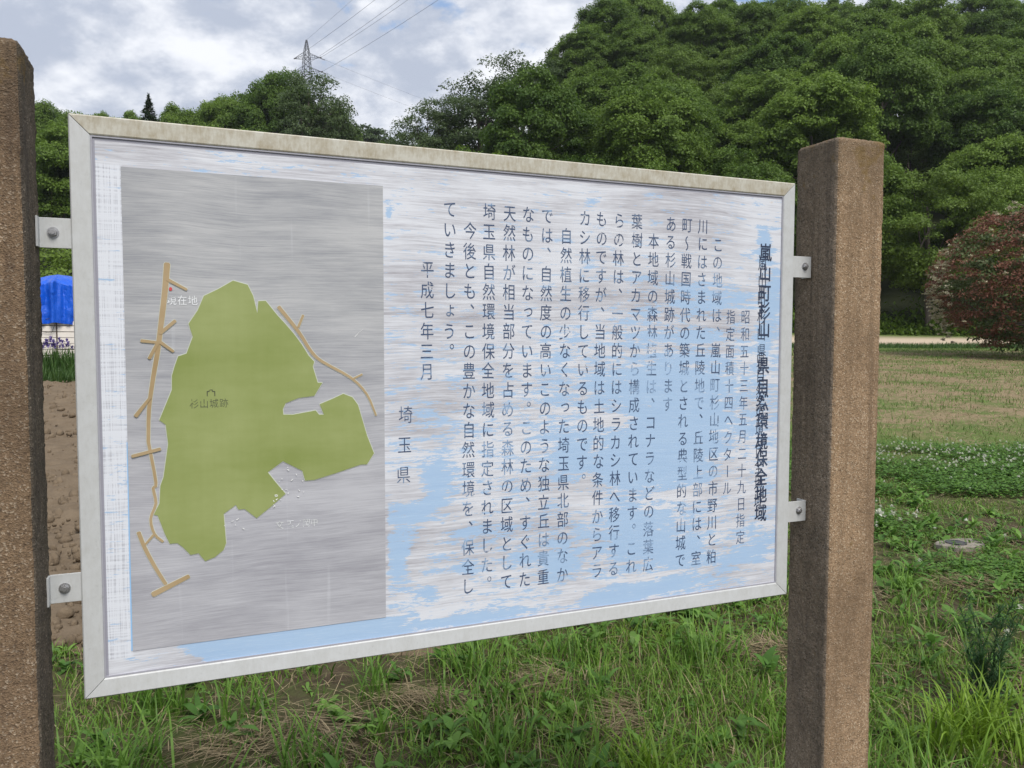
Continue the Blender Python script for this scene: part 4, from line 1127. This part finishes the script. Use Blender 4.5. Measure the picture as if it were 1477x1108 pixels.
# ------------------------------------------------------------------ meadow plants
m_grass = None
def vcol_leaf(name, trans=.35, rough=.5):
    m = bpy.data.materials.new(name); m.use_nodes = True; nt = m.node_tree; p = nt.nodes['Principled BSDF']
    a = attr(nt, 'tint')
    lk(nt, a.outputs['Color'], p.inputs['Base Color']); p.inputs['Roughness'].default_value = rough; p.inputs['Specular IOR Level'].default_value = .35
    tr = nd(nt, 'ShaderNodeBsdfTranslucent'); lk(nt, a.outputs['Color'], tr.inputs[0])
    mx = nd(nt, 'ShaderNodeMixShader'); mx.inputs[0].default_value = trans
    lk(nt, p.outputs[0], mx.inputs[1]); lk(nt, tr.outputs[0], mx.inputs[2]); lk(nt, mx.outputs[0], nt.nodes['Material Output'].inputs[0])
    return m
m_vg = vcol_leaf('meadow leaves'); m_vs = vcol_leaf('dry stalks', .15, .7)
def lerp(a, b, t): return np.asarray(a)[None] * (1 - t[:, None]) + np.asarray(b)[None] * t[:, None]
def scatter(n, d0, d1, r, pw=1.0, a0=-.90, a1=1.08):
    """points over the meadow in view and a good step to either side"""
    y = np.sqrt(d0 ** 2 + (d1 ** 2 - d0 ** 2) * r.random(n) ** pw)
    x = y * r.uniform(a0, a1, n) + r.normal(0, .15, n)
    k = soil_w(x, y) < .25
    return x[k], y[k]
STRAWP = [(-.80, 2.62, .30, .22), (.15, 3.05, .12, .12), (.42, 2.75, .07, .16), (1.15, 3.35, .22, .10), (1.75, 4.1, .3, .22), (2.55, 4.2, .25, .14), (2.15, 3.1, .2, .2), (-.35, 2.9, .2, .1)]
def straw_at(x, y):
    s = np.zeros_like(x)
    for a, b, ra, rb in STRAWP: s = np.maximum(s, np.exp(-(((x - a) / ra) ** 2 + ((y - b) / rb) ** 2)))
    return s
r = np.random.default_rng(51)
P_ = []
# fine grass, near
x, y_ = scatter(205000, 1.7, 7.2, r, .95)
den = fbm(x, y_, 2.2, 41); k = r.random(len(x)) < np.clip((den - .36) * 4.6, .06, 1) * (1 - .8 * straw_at(x, y_)); x, y_, den = x[k], y_[k], den[k]
n = len(x); tall = .8 * ss(.48, .70, fbm(x, y_, 1.1, 61)); far = ss(4.2, 6.2, y_)
L = (r.uniform(.03, .085, n) + tall * r.uniform(.0, .12, n)) * (1 - .55 * far)
yel = ss(.5, .72, fbm(x, y_, .9, 71)); tn = r.random(n)
C = lerp((.074, .152, .018), (.195, .335, .045), tn) * (1 - .0 * yel[:, None]) + yel[:, None] * np.array([[.035, .035, .002]]) * tn[:, None] * 1.6
dead = r.random(n) < .10; C[dead] = lerp((.22, .17, .09), (.40, .33, .19), r.random(dead.sum()))
az = r.uniform(0, 6.28, n)
v, f, c = strips(np.stack([x, y_, H(x, y_) - .004], 1), az, r.uniform(.75, 1.5, n), L, r.uniform(.0022, .0048, n) * (1 + .25 * y_ / 4), r.uniform(.3, 1.7, n), 4, None, C)
o = link('grass', mesh('grass', v, f, [m_vg], cols=c)); o['kind'] = 'stuff'; o['label'] = 'uneven green grass around the posts and under the board'
# broad tall blades (in tufts)
r = np.random.default_rng(52)
tx_, ty_ = scatter(420, 1.8, 6.0, r); T = []
X_, Y_, L_, A_, E_ = [], [], [], [], []
for a, b in zip(tx_, ty_):
    m = r.integers(7, 24); sc = r.uniform(.5, 1.15) * (1 if b < 4.5 else .6)
    X_ += list(a + r.normal(0, .028, m)); Y_ += list(b + r.normal(0, .028, m)); L_ += list(r.uniform(.10, .27, m) * sc); A_ += list(r.uniform(0, 6.28, m)); E_ += list(r.uniform(.95, 1.5, m))
for a, b, m, sc, yl in ((.42, 2.36, 130, .95, 1), (1.62, 2.65, 170, 1.15, 1), (1.45, 2.55, 120, 1.1, 1), (-1.20, 2.35, 60, 1.25, 0), (-.62, 2.45, 50, 1.15, 0), (.75, 3.25, 60, 1.1, 0), (.9, 3.3, 60, 1.0, 0), (1.02, 2.35, 50, 1.0, 0), (2.0, 2.7, 90, 1.0, 1), (-.15, 3.15, 60, 1.1, 0), (.25, 3.3, 60, 1.0, 0), (-.95, 2.75, 40, 1.1, 0)):
    X_ += list(a + r.normal(0, .065, m)); Y_ += list(b + r.normal(0, .06, m)); L_ += list(r.uniform(.12, .27, m) * sc); A_ += list(r.uniform(0, 6.28, m)); E_ += list(r.uniform(.95, 1.5, m))
x, y_, L, az, el = map(np.array, (X_, Y_, L_, A_, E_)); n = len(x)
C = lerp((.072, .160, .022), (.175, .320, .048), r.random(n)); yt = np.exp(-(((x - 1.55) / .25) ** 2 + ((y_ - 2.6) / .2) ** 2)) + np.exp(-(((x - .42) / .12) ** 2 + ((y_ - 2.36) / .1) ** 2)) + np.exp(-(((x - 2.) / .2) ** 2 + ((y_ - 2.7) / .2) ** 2))
C = C + np.clip(yt, 0, 1)[:, None] * np.array([[.06, .055, -.01]]); C = np.clip(C, .01, 1)
v, f, c = strips(np.stack([x, y_, H(x, y_) - .004], 1), az, el, L, r.uniform(.004, .0095, n), r.uniform(.3, 1.5, n), 5, [.7, 1, .95, .8, .5, .04], C)
o = link('tall_grass_tufts', mesh('tall_grass_tufts', v, f, [m_vg], cols=c)); o['kind'] = 'stuff'; o['label'] = 'taller broad-bladed grass tufts, some yellow-green, in the foreground meadow'
# dry straw litter
r = np.random.default_rng(53)
x, y_ = scatter(26000, 1.7, 8.5, r); X_, Y_ = [x], [y_]
for a, b, ra, rb in STRAWP:
    m = int(2600 * ra * rb * 3 + 160); X_.append(r.normal(a, ra * .6, m)); Y_.append(r.normal(b, rb * .6, m))
x = np.concatenate(X_); y_ = np.concatenate(Y_); k = soil_w(x, y_) < .5; x, y_ = x[k], y_[k]; n = len(x)
nb_ = straw_at(x, y_)
dirn = fbm(x, y_, 1.5, 91) * 9
az = np.where(nb_ > .3, dirn + r.normal(0, .6, n), r.uniform(0, 6.28, n))
C = lerp((.14, .10, .055), (.46, .37, .22), r.random(n) ** 1.2)
v, f, c = strips(np.stack([x, y_, H(x, y_) + r.uniform(.002, .035, n) + nb_ * r.uniform(0, .05, n)], 1), az, r.uniform(-.15, .35, n), r.uniform(.04, .15, n), r.uniform(.0015, .0035, n), r.uniform(-.3, .7, n), 3, [.8, 1, .9, .2], C)
o = link('dry_straw', mesh('dry_straw', v, f, [m_vs], cols=c)); o['kind'] = 'stuff'; o['label'] = 'dead straw and dry grass litter between the green plants'
# broad-leaved weeds: rosettes and clover
r = np.random.default_rng(54)
B_, A_, E_, L_, W_, D_, C_ = [], [], [], [], [], [], []
tx_, ty_ = scatter(4200, 1.8, 7.5, r)
k = r.random(len(tx_)) < .25 + .75 * ss(.42, .6, fbm(tx_, ty_, 1.4, 77)); tx_, ty_ = tx_[k], ty_[k]
for a, b in zip(tx_, ty_):
    m = r.integers(5, 13); s = r.uniform(.5, 1.55); t0 = r.random(); base = np.array([.075, .175, .028]) * (1 - t0) + np.array([.170, .310, .055]) * t0
    h = Hs(a, b); up = r.uniform(0, .07) * s
    for q in range(m):
        B_.append([a + r.normal() * .012, b + r.normal() * .012, h + r.random() * up]); A_.append(q * 2.4 + r.normal() * .3); E_.append(r.uniform(.2, 1.15)); L_.append(r.uniform(.03, .085) * s); W_.append(r.uniform(.012, .028) * s); D_.append(r.uniform(.4, 1.8)); C_.append(base * r.uniform(.75, 1.25))
n = len(B_)
w1 = strips(np.array(B_), np.array(A_), np.array(E_), np.array(L_), np.array(W_), np.array(D_), 5, [.25, .8, 1, .85, .5, .05], np.array(C_))
# clover carpets: three round leaflets on a stalk
def clover(x, y_, hmin, hmax, size):
    n = len(x); h = H(x, y_) + r.uniform(hmin, hmax, n); B = np.repeat(np.stack([x, y_, h], 1), 3, 0)
    az = np.repeat(r.uniform(0, 6.28, n), 3) + np.tile([0, 2.09, 4.19], n)
    C = np.repeat(lerp((.065, .155, .024), (.145, .280, .05), r.random(n)), 3, 0)
    L = np.repeat(r.uniform(.7, 1.3, n) * size, 3)
    return strips(B, az, r.normal(.15, .25, n * 3), L, L * .9, r.uniform(0, .8, n * 3), 3, [.25, .9, 1, .35], C)
m = 26000; cy_ = 6.3 + 2.3 * r.random(m); cx_ = cy_ * r.uniform(.33, .95, m); k = r.random(m) < ss(.36, .52, fbm(cx_, cy_, 1.0, 83) + .12 * (1 - np.abs(cy_ - 7.4))); cx_, cy_ = cx_[k], cy_[k]
w2 = clover(cx_, cy_, .01, .09, .018)
cx2 = np.concatenate([r.normal(2.58, .16, 900), r.normal(2.95, .25, 2600), r.normal(.0, .0, 0)]); cy2 = np.concatenate([r.normal(5.5, .22, 900), r.normal(4.35, .16, 2600)])
w3 = clover(cx2, cy2, .01, .07, .016)
x, y_ = scatter(16000, 1.8, 5.5, r); k = fbm(x, y_, 1.9, 87) > .52; w4 = clover(x[k], y_[k], .005, .05, .012)
v, f, c = join([w1]); o = link('broadleaf_weeds', mesh('broadleaf_weeds', v, f, [m_vg], cols=c)); o['kind'] = 'stuff'; o['label'] = 'low broad-leaved weeds mixed into the grass'
v, f, c = join([w2, w3, w4]); o = link('clover_leaves', mesh('clover_leaves', v, f, [m_vg], cols=c)); o['kind'] = 'stuff'; o['label'] = 'dense green clover carpet in the meadow right of the right post'
# white clover heads
def heads(x, y_, h, rad):
    n = len(x); K = 16
    B = np.repeat(np.stack([x, y_, H(x, y_) + h], 1), K, 0); rr_ = np.repeat(rad, K)
    return strips(B, r.uniform(0, 6.28, n * K), r.uniform(-.5, 1.5, n * K), rr_, rr_ * .45, r.uniform(-.5, .5, n * K), 2, [.5, 1, .4], lerp((.50, .52, .40), (.78, .78, .70), r.random(n * K)))
m = 620; hy = 7.75 + r.normal(0, .45, m); hx = hy * r.uniform(.40, .95, m); hy = hy - .12 * (hx - 3.6)
a_ = heads(hx, hy, r.uniform(.07, .13, m), r.uniform(.011, .018, m))
hx = np.concatenate([r.normal(2.62, .12, 26), r.uniform(1.9, 5, 26)]); hy = np.concatenate([r.normal(5.55, .16, 26), r.uniform(3.2, 6.5, 26)]); m = len(hx)
b_ = heads(hx, hy, r.uniform(.05, .11, m), r.uniform(.010, .018, m))
c_ = heads(np.array([2.50, 2.61]), np.array([5.32, 5.36]), np.array([.13, .12]), np.array([.036, .028]))
v, f, c = join([a_, b_, c_]); o = link('clover_flowers', mesh('clover_flowers', v, f, [m_vg], cols=c)); o['kind'] = 'stuff'; o['label'] = 'white clover flower heads scattered over the clover band'
# short growth and straw over the mown field, 8-32 m
r = np.random.default_rng(55)
x, y_ = scatter(110000, 6.6, 31, r, 1.25, -.1, .95); n = len(x)
wobb = fbm(x, y_, .8, 11) - .5; dr = ss(8.2, 11.0, y_ + wobb * 7.0) * (1 - ss(29.0, 31.5, y_ + wobb * 2))
pt = fbm(x * .9, y_, 1.2, 13); isg = (r.random(n) > dr * .88) | ((pt > .56) & (r.random(n) < .75))
C = np.where(isg[:, None], lerp((.075, .145, .026), (.17, .25, .06), r.random(n)), lerp((.20, .145, .08), (.42, .33, .20), r.random(n)))
L = np.where(isg, r.uniform(.03, .11, n), r.uniform(.04, .12, n)) * np.where(y_ < 8.5, .7, 1)
v, f, c = strips(np.stack([x, y_, H(x, y_)], 1), r.uniform(0, 6.28, n), np.where(isg, r.uniform(.5, 1.4, n), r.uniform(-.1, .5, n)), L, r.uniform(.004, .008, n) * (y_ / 8) ** .8, r.uniform(.2, 1.2, n), 2, [.9, .8, .1], C)
o = link('mown_grass', mesh('mown_grass', v, f, [m_vs], cols=c)); o['kind'] = 'stuff'; o['label'] = 'dry mown grass with green tufts covering the field up to the gravel path'
# grass verges: by the path and behind the ploughed plot
n = 22000; xx = r.uniform(4, 34, n); yv = 32.2 + r.random(n) * 2.6; x2 = r.uniform(-14, -7, n // 2); y2 = 16.3 + r.random(n // 2) * 1.6
x = np.concatenate([xx, x2]); y_ = np.concatenate([yv, y2]); n = len(x)
v, f, c = strips(np.stack([x, y_, H(x, y_)], 1), r.uniform(0, 6.28, n), r.uniform(.8, 1.5, n), np.where(y_ > 25, r.uniform(.08, .24, n), r.uniform(.10, .32, n)), r.uniform(.010, .022, n), r.uniform(.2, 1.1, n), 2, [1, .8, .1], lerp((.035, .085, .018), (.085, .16, .035), r.random(n)))
o = link('grass_verge', mesh('grass_verge', v, f, [m_vg], cols=c)); o['kind'] = 'stuff'; o['label'] = 'strips of longer green grass along the gravel path and behind the ploughed plot'

# feathery weed, bottom right
r = np.random.default_rng(57)
fx_, fy_ = 1.77, 2.88; hz = Hs(fx_, fy_)
weed = thing('tall_weed', 'tall dark green feathery-leaved weed in the grass at the bottom right', 'weed', (fx_, fy_, hz))
B_, A_, E_, L_, mbs = [], [], [], [], MB()
for k in range(11):
    a0 = r.uniform(0, 6.28); ln = r.uniform(.22, .46); lean = r.uniform(.03, .22)
    bx0, by0 = r.normal(0, .03), r.normal(0, .03); pts = []
    for t_ in np.linspace(0, 1, 6): pts.append((bx0 + math.cos(a0) * lean * t_ ** 1.6 * ln * 2, by0 + math.sin(a0) * lean * t_ ** 1.6 * ln * 2, ln * t_ - .01))
    mbs.tube(pts, [.003, .0028, .0025, .002, .0015, .001], 5)
    for q in range(150):
        t_ = r.random() ** .8; i = min(4, int(t_ * 5)); s = t_ * 5 - i; pp = np.array(pts[i]) * (1 - s) + np.array(pts[i + 1]) * s
        B_.append(pp); A_.append(r.uniform(0, 6.28)); E_.append(r.uniform(.1, 1.1)); L_.append(r.uniform(.03, .075) * (1.1 - .5 * t_))
n = len(B_)
v, f, c = strips(np.array(B_), np.array(A_), np.array(E_), np.array(L_), np.full(n, .0042), r.uniform(.2, 1.4, n), 3, [.7, 1, .7, .1], lerp((.025, .075, .022), (.06, .135, .045), r.random(n)))
link('leaves', mesh('leaves', v, f, [m_vg], cols=c), weed)
link('stems', mbs.mesh('stems', [simple('weed stem', (.06, .11, .03), .7)]), weed)
# flat concrete slab with a dark round lid
sx_, sy_ = 2.87, 4.98; hz = Hs(sx_, sy_)
slab = thing('concrete_marker', 'small flat grey concrete slab with dark round lid, half sunk in the grass', 'concrete slab', (sx_, sy_, hz), .3)
r2 = np.random.default_rng(5); ring = [(.17 * (1 + .12 * math.sin(3 * t) + r2.normal() * .03) * math.cos(t), .11 * (1 + .1 * math.cos(2 * t) + r2.normal() * .03) * math.sin(t)) for t in np.linspace(0, 2 * math.pi, 25)[:-1]]
v = [(a, b, -.03) for a, b in ring] + [(a, b, .022) for a, b in ring] + [(a * .93, b * .93, .030) for a, b in ring]
k = len(ring); f = [(i, (i + 1) % k, k + (i + 1) % k, k + i) for i in range(k)] + [(k + i, k + (i + 1) % k, 2 * k + (i + 1) % k, 2 * k + i) for i in range(k)] + [tuple(range(2 * k, 3 * k))]
link('slab', mesh('slab', v, f, [simple('weathered concrete', (.24, .215, .18), .9, 0, .2, 20, .5)]), slab)
mb = MB(); mb.tube([(-.045, .0, .026), (-.045, .0, .036)], .062, 22)
link('lid', mb.mesh('lid', [simple('dark iron lid', (.07, .07, .075), .7, .2)]), slab)

# ------------------------------------------------------------------ air
m_air = bpy.data.materials.new('humid air'); m_air.use_nodes = True; nt = m_air.node_tree
nt.nodes.remove(nt.nodes['Principled BSDF'])
pv_ = nd(nt, 'ShaderNodeVolumePrincipled'); pv_.inputs['Color'].default_value = (.82, .88, .95, 1)
pv_.inputs['Density'].default_value = .00022
lk(nt, pv_.outputs[0], nt.nodes['Material Output'].inputs['Volume'])
air = link('haze', mesh('haze', box_v(-421, 481, -61, 901, -1.6, 96), BOXF, [m_air])); air['kind'] = 'stuff'; air['label'] = 'thin humid air between the board and the wooded hills'
